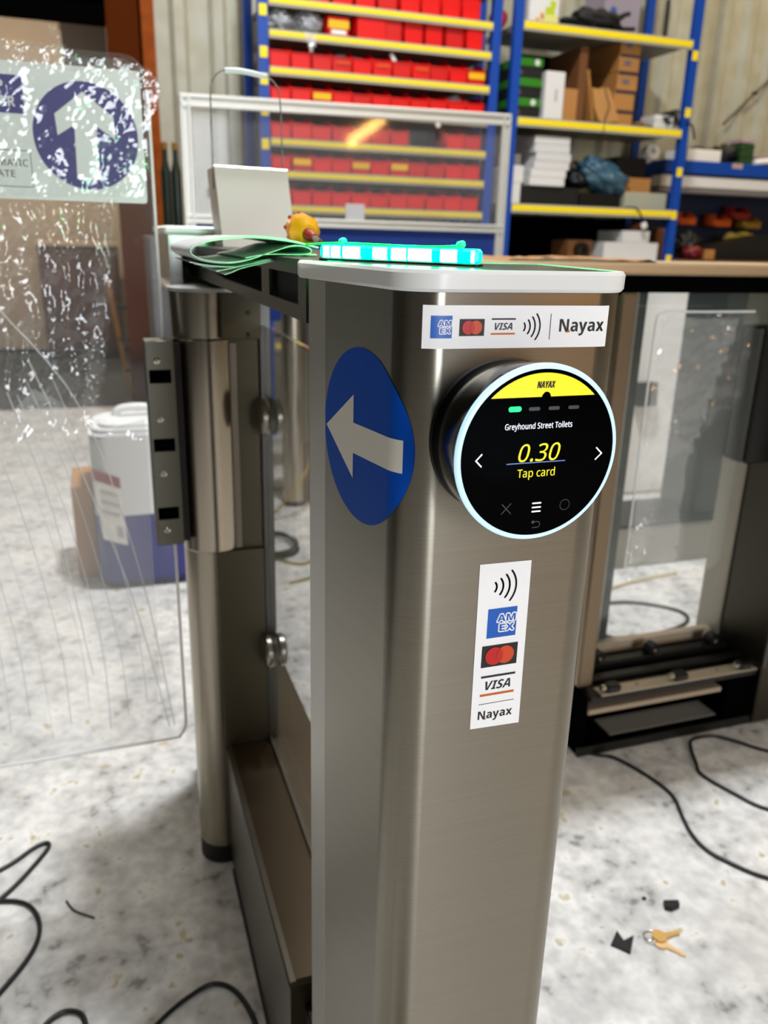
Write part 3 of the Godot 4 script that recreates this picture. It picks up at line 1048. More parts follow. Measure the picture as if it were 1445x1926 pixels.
# payment marks drawn in a square millimetre-like frame: o = lower left, w = width
func mark_amex(t: Node3D, o: Vector2, w: float, to1: Callable, to2: Callable, to3: Callable, strip: float) -> void:
	var wh := mat("sticker_white", Color(0.9, 0.91, 0.92), 0.35)
	var blue := mat("mark_blue", Color(0.01, 0.36, 0.76), 0.4)
	var sq := part(t, "blue_mark", printed(PackedVector2Array([o, o + Vector2(w, 0), o + Vector2(w, w), o + Vector2(0, w)]), to1, strip), blue)
	var fat := func(s: String, r: Rect2) -> void:
		# white outline behind blue letters: the same letters drawn in white, shifted round
		for k in 8:
			var dl := Vector2(cos(k * PI / 4), sin(k * PI / 4)) * w * 0.045
			part(sq, "letter_outline", lettering(s, Rect2(r.position + dl, r.size), on_post(0.0006 + 0.00002 * k), true), wh)
		part(sq, "lettering", lettering(s, r, to3, true), blue)
	fat.call("AM", Rect2(o + Vector2(w * 0.33, w * 0.545), Vector2(w * 0.62, w * 0.235)))
	fat.call("EX", Rect2(o + Vector2(w * 0.42, w * 0.215), Vector2(w * 0.5, w * 0.235)))

func mark_circles(t: Node3D, o: Vector2, w: float, to1: Callable, to2: Callable, to3: Callable, to4: Callable) -> void:
	var h := w * 0.61
	var sq := part(t, "black_mark", printed(PackedVector2Array([o, o + Vector2(w, 0), o + Vector2(w, h), o + Vector2(0, h)]), to1), mat("print_black", Color.BLACK))
	var r := h * 0.405
	var c1 := o + Vector2(w * 0.345, h * 0.5)
	var c2 := o + Vector2(w * 0.655, h * 0.5)
	part(sq, "orange_circle", printed(circle2(c2, r, 40), to2), mat("mark_orange", Color(0.84, 0.27, 0.02), 0.4))
	part(sq, "red_circle", printed(circle2(c1, r, 40), to3), mat("mark_red", Color(0.78, 0.03, 0.03), 0.4))
	part(sq, "overlap", printed(Geometry2D.intersect_polygons(circle2(c1, r, 40), circle2(c2, r, 40))[0], to4), mat("mark_overlap", Color(0.78, 0.1, 0.02), 0.4))

func mark_visa(t: Node3D, o: Vector2, w: float, h: float, to1: Callable) -> void:
	var navy := mat("mark_navy", Color(0.03, 0.04, 0.16), 0.4)
	part(t, "navy_bar", printed(PackedVector2Array([o + Vector2(0, h * 0.9), o + Vector2(w, h * 0.9), o + Vector2(w, h), o + Vector2(0, h)]), to1), navy)
	part(t, "orange_bar", printed(PackedVector2Array([o, o + Vector2(w, 0), o + Vector2(w, h * 0.11), o + Vector2(0, h * 0.11)]), to1), mat("mark_amber", Color(0.8, 0.4, 0.06), 0.4))
	part(t, "card_lettering", lettering("VISA", Rect2(o + Vector2(w * 0.14, h * 0.29), Vector2(w * 0.74, h * 0.43)), to1, true, 0.25), navy)

func mark_waves(t: Node3D, o: Vector2, h: float, to1: Callable) -> void:
	var ink := mat("print_black", Color.BLACK)
	for k in 4:
		var r := h * (0.30 + 0.235 * k)
		var half_angle := 0.62
		var c := o + Vector2(h * -0.12, h * 0.5)
		var p := PackedVector2Array()
		for i in 15:
			var a := -half_angle + 2 * half_angle * i / 14.0
			p.append(c + Vector2(cos(a) * r * 0.95, sin(a) * r * 0.86))
		part(t, "wave", line_mesh(p, h * 0.062, to1), ink)

func wordmark(t: Node3D, r: Rect2, to1: Callable, to2: Callable) -> void:
	var ink := mat("print_black", Color.BLACK)
	part(t, "wordmark_lettering", lettering("Nayax", r, to1, true), ink)
	var b := r.position + Vector2(r.size.x * 0.13, r.size.y * 0.2)
	part(t, "wordmark_accent", printed(PackedVector2Array([b, b + Vector2(r.size.x * 0.1, 0), b + Vector2(r.size.x * 0.1, r.size.y * 0.16)]), to2), mat("mark_amber", Color.ORANGE))

func stickers() -> void:
	var wh := mat("sticker_white", Color.WHITE)
	var a := on_post(0.0003)
	var b := on_post(0.0005)
	var c := on_post(0.0007)
	var d := on_post(0.0009)
	var e := on_post(0.0011)
	var sh := XA   # arc length s = x - XA on the flat front
	var t := thing("payment_sticker", "wide white sticker of payment card marks under the white cap", "sticker", Vector3(0.225, 0.985, FZ))
	part(t, "sheet", printed(PackedVector2Array([Vector2(-0.0128, 0.9735), Vector2(0.1044, 0.973), Vector2(0.1044, 0.9966), Vector2(-0.0128, 0.997)]), a, 0.004), wh)
	mark_amex(t, Vector2(0.1718 - sh, 0.9792), 0.0122, b, c, d, 0.003)
	mark_circles(t, Vector2(0.1884 - sh, 0.9803), 0.0152, b, c, d, e)
	mark_visa(t, Vector2(0.2079 - sh, 0.9808), 0.015, 0.0091, b)
	mark_waves(t, Vector2(0.2268 - sh, 0.9779), 0.0142, b)
	part(t, "divider", printed(PackedVector2Array([Vector2(0.2451 - sh, 0.9778), Vector2(0.2455 - sh, 0.9778), Vector2(0.2455 - sh, 0.9922), Vector2(0.2451 - sh, 0.9922)]), b), mat("print_black", Color.BLACK))
	wordmark(t, Rect2(0.2513 - sh, 0.9797, 0.0298, 0.0095), b, c)
	# the upright one
	var v := thing("payment_sticker", "tall narrow white sticker of payment card marks below the card reader", "sticker", Vector3(0.2292, 0.78, FZ))
	part(v, "sheet", printed(PackedVector2Array([Vector2(0.2115 - sh, 0.7232), Vector2(0.2477 - sh, 0.722), Vector2(0.2468 - sh, 0.8405), Vector2(0.2109 - sh, 0.8412)]), a), wh)
	mark_waves(v, Vector2(0.2202 - sh, 0.8146), 0.0203, b)
	mark_amex(v, Vector2(0.2188 - sh, 0.7892), 0.0206, b, c, d, 0.0)
	mark_circles(v, Vector2(0.2163 - sh, 0.7683), 0.0256, b, c, d, e)
	mark_visa(v, Vector2(0.2170 - sh, 0.7468), 0.0248, 0.0152, b)
	part(v, "divider", printed(PackedVector2Array([Vector2(0.2166 - sh, 0.7408), Vector2(0.2424 - sh, 0.7408), Vector2(0.2424 - sh, 0.7412), Vector2(0.2166 - sh, 0.7412)]), b), mat("print_black", Color.BLACK))
	wordmark(v, Rect2(0.2166 - sh, 0.7275, 0.0252, 0.0082), b, c)
	# blue arrow disc wrapped round the left corner
	var g := thing("arrow_sticker", "blue round sticker with a white arrow wrapped on the left side of the post", "sticker", Vector3(0.15, 0.912, -0.49))
	var disc := Geometry2D.intersect_polygons(circle2(Vector2(-0.0697, 0.912), 0.0556, 72), PackedVector2Array([Vector2(-0.1246, 0.8), Vector2(0.1, 0.8), Vector2(0.1, 1.0), Vector2(-0.1246, 1.0)]))[0] as PackedVector2Array
	mat("sign_blue", Color(0.0, 0.29, 0.70), 0.5).metallic_specular = 0.25
	part(g, "disc", printed(disc, a, 0.003), mat("sign_blue", Color(0.0, 0.22, 0.55), 0.5))
	part(g, "white_arrow", printed(PackedVector2Array([Vector2(-0.1222, 0.910), Vector2(-0.0806, 0.8825), Vector2(-0.0806, 0.8995), Vector2(-0.0214, 0.9005), Vector2(-0.0214, 0.9203), Vector2(-0.0806, 0.9193), Vector2(-0.0806, 0.9373)]), b, 0.003), mat("arrow_white", Color(0.9, 0.88, 0.83), 0.4))

func light_bar() -> void:
	var a := Vector3(0.1495, 1.0156, -0.568)
	var b := Vector3(0.2235, 1.0156, -0.472)
	var dirv := (b - a).normalized()
	var ang := atan2(-dirv.z, dirv.x)
	var ln := (b - a).length()
	var mid := (a + b) / 2
	var t := thing("led_light_bar", "glowing green LED light bar lying on the white cap of the post", "light bar", mid)
	var rot := Vector3(0, ang, 0)
	var n := Vector3(sin(ang), 0, cos(ang))
	part(t, "base", box(Vector3(ln, 0.0015, 0.009), 0.0004), mat("black", Color.BLACK), mid + Vector3(0, 0.0008, 0), rot)
	part(t, "tube_body", box(Vector3(ln, 0.0088, 0.0085), 0.0018), glow("led_green_tube", Color(0.0, 0.95, 0.72), 2.4), mid + Vector3(0, 0.006, 0), rot)
	var hot := glow("led_hot", Color(0.8, 1.0, 0.95), 6.0)
	var spots := [[0.03, 0.075], [0.085, 0.15], [0.165, 0.285], [0.365, 0.46], [0.485, 0.58], [0.59, 0.735], [0.785, 0.885], [0.962, 0.985]]
	for s in spots:
		var mid_s: float = (s[0] + s[1]) / 2
		part(t, "led", box(Vector3((s[1] - s[0]) * ln, 0.0074, 0.0022), 0.001), hot, a + dirv * ln * mid_s + n * 0.0037 + Vector3(0, 0.0058, 0), rot)
	var gr := glow("led_green_wire", Color(0.05, 0.75, 0.35), 0.7)
	part(t, "wire", tube([a + Vector3(-0.01, 0.0098, -0.008), a + dirv * 0.012 + Vector3(0, 0.0114, 0), a + dirv * 0.05 + Vector3(0, 0.0112, 0), mid + Vector3(0, 0.0109, 0), b - dirv * 0.03 + Vector3(0, 0.011, 0), b - dirv * 0.012 + Vector3(0, 0.0122, 0)], 0.0007, 6), gr)
	for s in [0.14, 0.885]:
		part(t, "cable_tie", box(Vector3(0.0052, 0.0042, 0.0052), 0.0014), glow("led_tie", Color(0.2, 0.8, 0.55), 0.55), a + dirv * ln * s + Vector3(0, 0.0126, 0), rot + Vector3(0, 0, 0.3))
	for k in 3:
		var l := OmniLight3D.new()
		l.name = "led_glow_light"
		l.light_energy = 0.016
		l.light_color = Color(0.0, 1.0, 0.5)
		l.light_size = 0.012
		l.shadow_enabled = true
		l.omni_range = 5
		l.omni_attenuation = 2
		t.add_child(l, true)
		l.position = dirv * ln * (k - 1) * 0.36 + Vector3(0, 0.018, 0) - n * 0.004

func second_turnstile() -> void:
	var t := thing("turnstile", "second stainless turnstile lying across the background on the right, black base frame open", "turnstile", Vector3(1.15, 0, -1.38))
	var black := mat("black", Color.BLACK)
	var blk2 := mat("black_satin", Color(0.02, 0.02, 0.02), 0.35)
	var brown := mat("gate_steel", Color(0.52, 0.46, 0.38), 0.36, 1.0)
	var ss := satin()
	part(t, "top_cover", box(Vector3(1.25, 0.021, 0.25), 0.004), mat("cover_steel", Color(0.80, 0.70, 0.57), 0.4, 0.8), Vector3(1.165, 0.9915, -1.405))
	slab(t, "cover_beam", Vector3(0.62, 0.95, -1.5), Vector3(1.76, 0.981, -1.295), deep_black())
	slab(t, "end_post", Vector3(0.889, 0.146, -1.46), Vector3(0.926, 0.95, -1.28), brown, 0.004)
	var rp := slab(t, "right_post", Vector3(1.332, 0.146, -1.46), Vector3(1.415, 0.95, -1.385), mat("post_grey", Color(0.62, 0.59, 0.53), 0.4, 0.6), 0.003)
	slab(rp, "post_groove", Vector3(1.378, 0.15, -1.386), Vector3(1.384, 0.95, -1.3835), black, 0.0)
	slab(t, "outer_post", Vector3(1.337, 0.004, -1.382), Vector3(1.52, 0.95, -1.238), mat("outer_steel", Color(0.30, 0.285, 0.25), 0.42, 1.0), 0.004)
	slab(t, "post_trim", Vector3(1.3375, 0.146, -1.345), Vector3(1.3445, 0.95, -1.237), mat("grey_alu", Color.GRAY), 0.002)
	# glass, its frame and clamp block
	slab(t, "glass_pane", Vector3(0.93, 0.165, -1.405), Vector3(1.333, 0.945, -1.395), clear("toughened_glass", Color.WHITE, 0.06), 0.001)
	slab(t, "rear_post", Vector3(0.93, 0.146, -1.46), Vector3(1.032, 0.95, -1.425), mat("strip_light", Color(0.62, 0.64, 0.61), 0.4, 0.4), 0.002)
	slab(t, "post_groove", Vector3(1.032, 0.146, -1.458), Vector3(1.055, 0.95, -1.43), black, 0.001)
	var bk := slab(t, "clamp_block", Vector3(1.246, 0.606, -1.372), Vector3(1.314, 0.884, -1.297), blk2, 0.004)
	slab(bk, "clamp_edge", Vector3(1.238, 0.608, -1.352), Vector3(1.247, 0.882, -1.305), mat("grey_alu", Color.GRAY), 0.002)
	# open base
	slab(t, "base_plate", Vector3(0.886, 0.001, -1.46), Vector3(1.4, 0.012, -1.25), deep_black(), 0.001)
	slab(t, "base_lip", Vector3(0.884, 0.001, -1.254), Vector3(1.36, 0.022, -1.246), blk2, 0.001)
	slab(t, "base_back", Vector3(0.89, 0.012, -1.462), Vector3(1.4, 0.138, -1.455), deep_black(), 0.001)
	slab(t, "base_cheek", Vector3(0.886, 0.012, -1.46), Vector3(0.902, 0.138, -1.254), deep_black(), 0.001)
	slab(t, "base_cheek", Vector3(1.27, 0.012, -1.44), Vector3(1.336, 0.126, -1.262), deep_black(), 0.001)
	slab(t, "top_tray", Vector3(0.903, 0.128, -1.45), Vector3(1.336, 0.1375, -1.258), blk2, 0.001)
	slab(t, "tray_plate", Vector3(0.93, 0.1375, -1.284), Vector3(1.334, 0.1405, -1.25), mat("tray_steel", Color(0.72, 0.67, 0.58), 0.45, 0.25), 0.0008)
	slab(t, "tray_front", Vector3(0.905, 0.126, -1.2575), Vector3(1.334, 0.1372, -1.25), blk2, 0.0008)
	slab(t, "tray_bar", Vector3(0.905, 0.1376, -1.375), Vector3(1.335, 0.156, -1.345), blk2, 0.004)
	slab(t, "tray_bar", Vector3(0.905, 0.1376, -1.325), Vector3(1.335, 0.148, -1.300), blk2, 0.004)
	slab(t, "rear_rail", Vector3(0.905, 0.1376, -1.43), Vector3(1.335, 0.166, -1.408), mat("rail_pale", Color(0.68, 0.61, 0.52), 0.45, 0.2), 0.002)
	slab(t, "inner_rail", Vector3(0.91, 0.088, -1.33), Vector3(1.255, 0.1, -1.262), mat("rail_pale", Color.BEIGE), 0.002)
	part(t, "loose_plate", box(Vector3(0.285, 0.003, 0.062), 0.0008), mat("plate_grey", Color(0.60, 0.59, 0.55), 0.45, 0.1), Vector3(1.128, 0.0145, -1.312), Vector3(0.0, 0.0, 0))
	var chrome := mat("chrome", Color.WHITE)
	for x in [0.985, 1.128, 1.296]:
		var k := part(t, "clamp_knob", lathe([Vector2(0, 0), Vector2(0.015, 0), Vector2(0.0165, 0.003), Vector2(0.0165, 0.02), Vector2(0.014, 0.024), Vector2(0, 0.024)], 20), blk2, Vector3(x, 0.165, -1.372), Vector3(PI / 2, 0, 0))
		part(k, "bolt", cyl(0.0065, 0.007, 12), chrome, Vector3(x, 0.165, -1.348), Vector3(PI / 2, 0, 0))
	for x in [0.962, 1.133, 1.306]:
		var k := part(t, "clamp_block", box(Vector3(0.034, 0.016, 0.026), 0.004), blk2, Vector3(x, 0.149, -1.264))
		part(k, "bolt", cyl(0.0065, 0.012, 12), chrome, Vector3(x - 0.017, 0.151, -1.262), Vector3(0, 0, PI / 2))
	for x in [1.03, 1.24]:
		part(t, "tray_screw", cyl(0.0035, 0.002, 10, 0.0005), chrome, Vector3(x, 0.1404, -1.27))
	# its own acrylic wing behind the pane
	var w := thing("gate_wing", "clear acrylic wing with rounded corner inside the second turnstile, wrapped in film", "gate wing", Vector3(1.07, 0.36, -1.33))
	part(w, "panel", prism(rounded_rect(1.008, 0.36, 1.25, 0.912, 0.025, 6), -1.338, -1.328, true), clear("acrylic", Color.WHITE, 0.07))
	part(w, "polished_edge", tube([Vector3(1.24, 0.9125, -1.333), Vector3(1.12, 0.9125, -1.333), Vector3(1.035, 0.9125, -1.333), Vector3(1.018, 0.907, -1.333), Vector3(1.0085, 0.887, -1.333), Vector3(1.008, 0.7, -1.333), Vector3(1.008, 0.385, -1.333)], 0.0022, 6, 4), clear("acrylic_edge", Color.WHITE, 0.75))
	# kraft paper left on the cover
	var st := begin()
	var r := RandomNumberGenerator.new()
	r.seed = 4
	var up := PackedVector3Array()
	for i in 13:
		for j in 4:
			up.append(Vector3(0.66 + i * 0.026, 1.0022 + (0.0 if (i == 0 or i == 12) else r.randf_range(0.001, 0.007)), -1.30 - j * 0.05 + r.randf_range(-0.008, 0.008)))
	for i in 12:
		for j in 3:
			quad(st, up[i * 4 + j], up[(i + 1) * 4 + j], up[(i + 1) * 4 + j + 1], up[i * 4 + j + 1], 1)
	single("kraft_paper", "crumpled brown kraft paper on the top cover of the second turnstile", "paper", done(st), mat("kraft", Color(0.62, 0.45, 0.25), 0.75))

func far_turnstiles() -> void:
	var ss := satin()
	var black := mat("black", Color.BLACK)
	var t := thing("turnstile", "distant turnstile base and dark column seen through the glass on the right", "turnstile", Vector3(1.8, 0, -2.3))
	slab(t, "base_channel", Vector3(1.2, 0.0, -2.42), Vector3(2.35, 0.13, -2.13), mat("far_base", Color(0.55, 0.54, 0.5), 0.4, 0.7), 0.004)
	slab(t, "base_gap", Vector3(1.2, 0.13, -2.40), Vector3(2.35, 0.142, -2.16), black, 0.0)
	slab(t, "column", Vector3(1.93, 0.142, -2.4), Vector3(2.06, 0.95, -2.2), mat("far_column", Color(0.2, 0.21, 0.21), 0.45, 0.6), 0.004)
	slab(t, "column", Vector3(1.62, 0.142, -2.4), Vector3(1.66, 0.95, -2.36), mat("far_column", Color.GRAY), 0.002)
	slab(t, "top_cover", Vector3(1.25, 0.95, -2.4), Vector3(2.35, 0.985, -2.15), ss, 0.003)
	var w := thing("leaning_board", "large white board leaning behind the distant turnstile on the right", "panel", Vector3(2.25, 0, -2.9))
	part(w, "sheet", box(Vector3(1.0, 0.9, 0.02), 0.002), mat("panel_white", Color(0.88, 0.88, 0.86), 0.5), Vector3(2.3, 0.46, -2.9), Vector3(-0.08, 0, 0))
	part(w, "grey_fitting", box(Vector3(0.09, 0.1, 0.04), 0.004), mat("fitting_grey", Color(0.2, 0.22, 0.24), 0.5), Vector3(2.16, 0.44, -2.86), Vector3(-0.08, 0, 0))
	var p := thing("turnstile", "slim round steel turnstile post seen through the glass of the foreground turnstile", "turnstile", Vector3(0.72, 0, -3.1))
	part(p, "tube", lathe([Vector2(0, 0.02), Vector2(0.047, 0.02), Vector2(0.047, 0.93), Vector2(0, 0.93)], 32), mat("tube_steel", Color.GRAY), Vector3(0.70, 0, -3.1))
	part(p, "foot", cyl(0.05, 0.02, 24), black, Vector3(0.70, 0, -3.1))
	slab(p, "side_panel", Vector3(0.755, 0.25, -3.16), Vector3(0.85, 0.93, -3.04), mat("panel_pale", Color(0.62, 0.65, 0.63), 0.4, 0.5), 0.003)
	slab(p, "lower_panel", Vector3(0.755, 0.0, -3.15), Vector3(0.85, 0.25, -3.05), mat("black_satin", Color.BLACK), 0.003)

# ------------------------------------------------------------------ shelving
func upright_mesh(h: float) -> ArrayMesh:
	var key := "upright%f" % h
	if not cache.has(key):
		var st := begin()
		add_prism(st, PackedVector2Array([Vector2(-0.024, -0.02), Vector2(0.024, -0.02), Vector2(0.024, 0.02), Vector2(0.014, 0.02), Vector2(0.010, 0.016), Vector2(-0.010, 0.016), Vector2(-0.014, 0.02), Vector2(-0.024, 0.02)]), 0, h)
		var m := done(st)
		var o := begin()
		o.append_from(m, 0, Transform3D(Basis(Vector3(1, 0, 0), Vector3(0, 0, -1), Vector3(0, 1, 0)), Vector3.ZERO))
		cache[key] = o.commit()
	return cache[key]

func rack(called_label: String, x0: float, x1: float, zf: float, zb: float, levels: Array, h: float, beam: float, tags: Array) -> Node3D:
	var blue := mat("rack_blue", Color(0.0, 0.26, 0.62), 0.4)
	var t := thing("shelf_rack", called_label, "shelving", Vector3((x0 + x1) / 2, 0, (zf + zb) / 2))
	for p in [[x0, zf], [x1, zf], [x0, zb], [x1, zb]]:
		part(t, "upright", upright_mesh(h), blue, Vector3(p[0], 0, p[1] - 0.02))
	for y in levels:
		var s := slab(t, "shelf", Vector3(x0 + 0.025, y - 0.03, zb + 0.005), Vector3(x1 - 0.025, y, zf - 0.004), mat("shelf_grey", Color(0.48, 0.47, 0.43), 0.5), 0.001)
		slab(s, "shelf_beam", Vector3(x0 + 0.026, y - beam, zf - 0.006), Vector3(x1 - 0.026, y - 0.001, zf + 0.006), mat("beam_grey", Color(0.66, 0.64, 0.56), 0.45), 0.002)
		slab(s, "yellow_strip", Vector3(x0 + 0.03, y - beam + 0.014, zf + 0.006), Vector3(x1 - 0.03, y - 0.009, zf + 0.0078), mat("strip_yellow", Color(0.98, 0.87, 0.0), 0.45), 0.0)
	for g in tags:
		slab(t, "bay_tag", Vector3(g[0] - 0.018, g[1] - 0.024, zf + 0.0), Vector3(g[0] + 0.018, g[1] + 0.024, zf + 0.0022), mat("strip_yellow", Color.YELLOW), 0.0)
	return t

func bin_mesh(w: float, h: float, d: float, front: float) -> ArrayMesh:
	var key := "bin%f_%f_%f_%f" % [w, h, d, front]
	if not cache.has(key):
		var st := begin()
		var k := 0.003
		add_box(st, Vector3(0, k / 2, -d / 2), Vector3(w, k, d))
		add_box(st, Vector3(0, front / 2, -k / 2), Vector3(w, front, k), 0.0008)
		add_box(st, Vector3(0, front - 0.002, 0.001), Vector3(w, 0.006, 0.008), 0.001)
		add_box(st, Vector3(0, h / 2, -d + k / 2), Vector3(w, h, k))
		for s in [-1.0, 1.0]:
			var m := prism(PackedVector2Array([Vector2(0, 0), Vector2(d, 0), Vector2(d, h), Vector2(0.07, h), Vector2(0.0, front)]), 0, k)
			st.append_from(m, 0, Transform3D(Basis(Vector3(0, 0, -1), Vector3(0, 1, 0), Vector3(1, 0, 0)), Vector3(s * (w / 2 - k / 2) - k / 2, 0, 0)))
		cache[key] = done(st)
	return cache[key]

func left_rack() -> void:
	var zf := -4.3
	var levels := [2.243, 2.096, 1.961, 1.804, 1.648, 1.492, 1.345, 1.186, 0.9, 0.5]
	var tags := []
	for y in [2.035, 1.86, 1.745, 1.61, 1.46]:
		tags.append([0.843, y])
	rack("tall blue racking with yellow-edged shelves of red parts bins, behind the desk screen", 0.843, 2.055, zf, zf - 0.4, levels, 2.5, 0.042, tags)
	var reds := [mat("bin_red", Color(0.90, 0.02, 0.02), 0.4), mat("bin_red_faded", Color(0.84, 0.06, 0.05), 0.42)]
	var yl := mat("label_yellow", Color(0.95, 0.72, 0.03), 0.5)
	var paper := mat("label_white", Color(0.9, 0.9, 0.88), 0.5)
	var shelf_names := {2.096: "on the top shelf", 1.961: "on the deep-bin shelf", 1.804: "below the deep bins", 1.648: "just over the screen rail", 1.492: "high behind the screen", 1.345: "midway behind the screen", 1.186: "low behind the screen"}
	var ords := ["first", "second", "third", "fourth", "fifth", "sixth", "seventh", "eighth", "ninth", "tenth", "eleventh"]
	# shelf height: list of [centre x, width, height at front, label kind]
	var rows := {}
	rows[1.961] = [[1.215, 0.105, 0.078, 2], [1.382, 0.15, 0.125, 0], [1.497, 0.088, 0.12, 0], [1.607, 0.098, 0.12, 0], [1.716, 0.092, 0.112, 0], [1.83, 0.098, 0.122, 0], [1.935, 0.09, 0.118, 0]]
	rows[2.096] = [[1.12, 0.1, 0.1, 0], [1.235, 0.1, 0.1, 0], [1.35, 0.1, 0.1, 0], [1.465, 0.1, 0.1, 0], [1.58, 0.1, 0.1, 0], [1.69, 0.1, 0.1, 0], [1.80, 0.1, 0.1, 0], [1.91, 0.1, 0.1, 0]]
	var kinds := {1.804: [0, 0, 0, 3, 0, 3, 0, 3, 0, 0, 1], 1.648: [0, 0, 1, 0, 0, 0, 0, 0, 0, 0, 0], 1.492: [0, 0, 0, 0, 0, 0, 0, -1, -1, 0, 0], 1.345: [0, 1, 0, 0, 1, 0, 1, 0, 0, 0, 0], 1.186: [0, 0, 0, 0, 0, 0, 0, 0, 0, 0, 0]}
	for y in kinds:
		rows[y] = []
		for i in 11:
			if kinds[y][i] >= 0:
				rows[y].append([0.925 + i * 0.1035, 0.098, 0.068 + rng.randf_range(-0.003, 0.002), kinds[y][i]])
	for y in [2.096, 1.961, 1.804, 1.648, 1.492, 1.345, 1.186]:
		var list: Array = rows[y]
		for i in list.size():
			var b: Array = list[i]
			var hgt := 0.105 if b[2] < 0.09 else 0.128
			var look: String = ["plain red bin", "red bin with yellow label", "red bin with yellow and white labels", "red bin with orange label"][b[3]]
			var t := thing("parts_bin", "%s, %s from the left %s" % [look, ords[i], shelf_names[y]], "bin", Vector3(b[0], y + 0.001, zf - 0.012 + rng.randf_range(-0.012, 0.004)), "red parts bins on the racking")
			var o := t.position
			part(t, "tray", bin_mesh(b[1], hgt, 0.3, snappedf(b[2], 0.002)), reds[1 if rng.randf() < 0.25 else 0], o)
			if b[3] == 1:
				part(t, "label", box(Vector3(b[1] * 0.92, 0.03, 0.001), 0.0), yl, o + Vector3(0, b[2] - 0.026, 0.0056))
			elif b[3] == 2:
				part(t, "label", box(Vector3(b[1] * 0.98, 0.036, 0.001), 0.0), yl, o + Vector3(0, 0.048, 0.0056))
				part(t, "white_label", box(Vector3(b[1] * 0.7, 0.018, 0.001), 0.0), paper, o + Vector3(0, 0.015, 0.0056))
			elif b[3] == 3:
				part(t, "label", box(Vector3(b[1] * 0.7, 0.018, 0.001), 0.0), mat("label_orange", Color(0.85, 0.25, 0.02), 0.5), o + Vector3(0.005, b[2] - 0.022, 0.0056))
	# clear bags of parts
	var bagm := clear("bag_film", Color(0.92, 0.93, 0.95), 0.42, 0.12)
	for q in [[Vector3(0.935, 1.962, -4.42), 0.075, 0.05, "first clear plastic bag of small parts, at the left end beside the blue upright"], [Vector3(1.075, 1.962, -4.42), 0.07, 0.055, "second clear plastic bag of small parts, with a corner hanging over the shelf edge"]]:
		var c: Vector3 = q[0]
		var t := thing("parts_bag", q[3], "bag", c, "clear bags on the racking")
		part(t, "bag", lump(q[1], q[2], 0.09, int(c.x * 100), 0.35), bagm, c + Vector3(0, q[2] - 0.006, 0.02))
		part(t, "contents", lump(q[1] * 0.75, q[2] * 0.55, 0.07, 5, 0.3), mat("parts_grey", Color(0.55, 0.56, 0.58), 0.35, 0.5), c + Vector3(0, q[2] * 0.6, 0.02))
		if c.x > 1.0:
			part(t, "hanging_corner", film(PackedVector2Array([Vector2(1.03, 1.955), Vector2(1.10, 1.955), Vector2(1.085, 1.89), Vector2(1.072, 1.875)]), -4.288, 0.012, 0.008, 9), bagm)
	for q in [[1.24, 1.86, 0.035, "clear wrapper bulging from a bin on the third shelf"], [1.33, 1.86, 0.03, "white crumpled wrapper in a bin on the third shelf"], [1.87, 1.715, 0.04, "white plastic bag end in a bin above the screen rail"]]:
		single("wrapper", q[3], "wrapper", lump(0.05, q[2], 0.05, int(q[0] * 37), 0.4), bagm, Vector3(q[0], q[1], -4.4))
	single("white_strip", "white strip of card leaning in a bin on the third shelf", "card", box(Vector3(0.018, 0.06, 0.003), 0.0005), paper, Vector3(1.505, 1.885, -4.32), Vector3(0, 0, 0.55))

# lumpy closed form with half sizes a, b, c
func lump(a: float, b: float, c: float, seed_n: int, rough: float, seg := 18) -> ArrayMesh:
	var n := FastNoiseLite.new()
	n.seed = seed_n
	n.frequency = 1.1
	var st := begin()
	var grid := []
	for j in seg + 1:
		var row := []
		for i in seg * 2:
			var th := PI * j / seg
			var ph := TAU * i / (seg * 2)
			var v := Vector3(sin(th) * cos(ph), -cos(th), sin(th) * sin(ph))
			var k := 1.0 + n.get_noise_3dv(v * 1.6) * rough * 1.4 + n.get_noise_3dv(v * 6.0) * rough * 0.5
			row.append(Vector3(v.x * a, v.y * b, v.z * c) * k)
		grid.append(row)
	for j in seg:
		for i in seg * 2:
			var k := (i + 1) % (seg * 2)
			quad(st, grid[j][i], grid[j + 1][i], grid[j + 1][k], grid[j][k], 1)
	return done(st)

func carton(called: String, label: String, lo: Vector3, hi: Vector3, m: Material, group := "", cat := "box", turn := 0.0) -> Node3D:
	var t := thing(called, label, cat, Vector3((lo.x + hi.x) / 2, lo.y, (lo.z + hi.z) / 2), group)
	part(t, "body", box((hi - lo).abs(), 0.003), m, (lo + hi) / 2, Vector3(0, turn, 0))
	return t

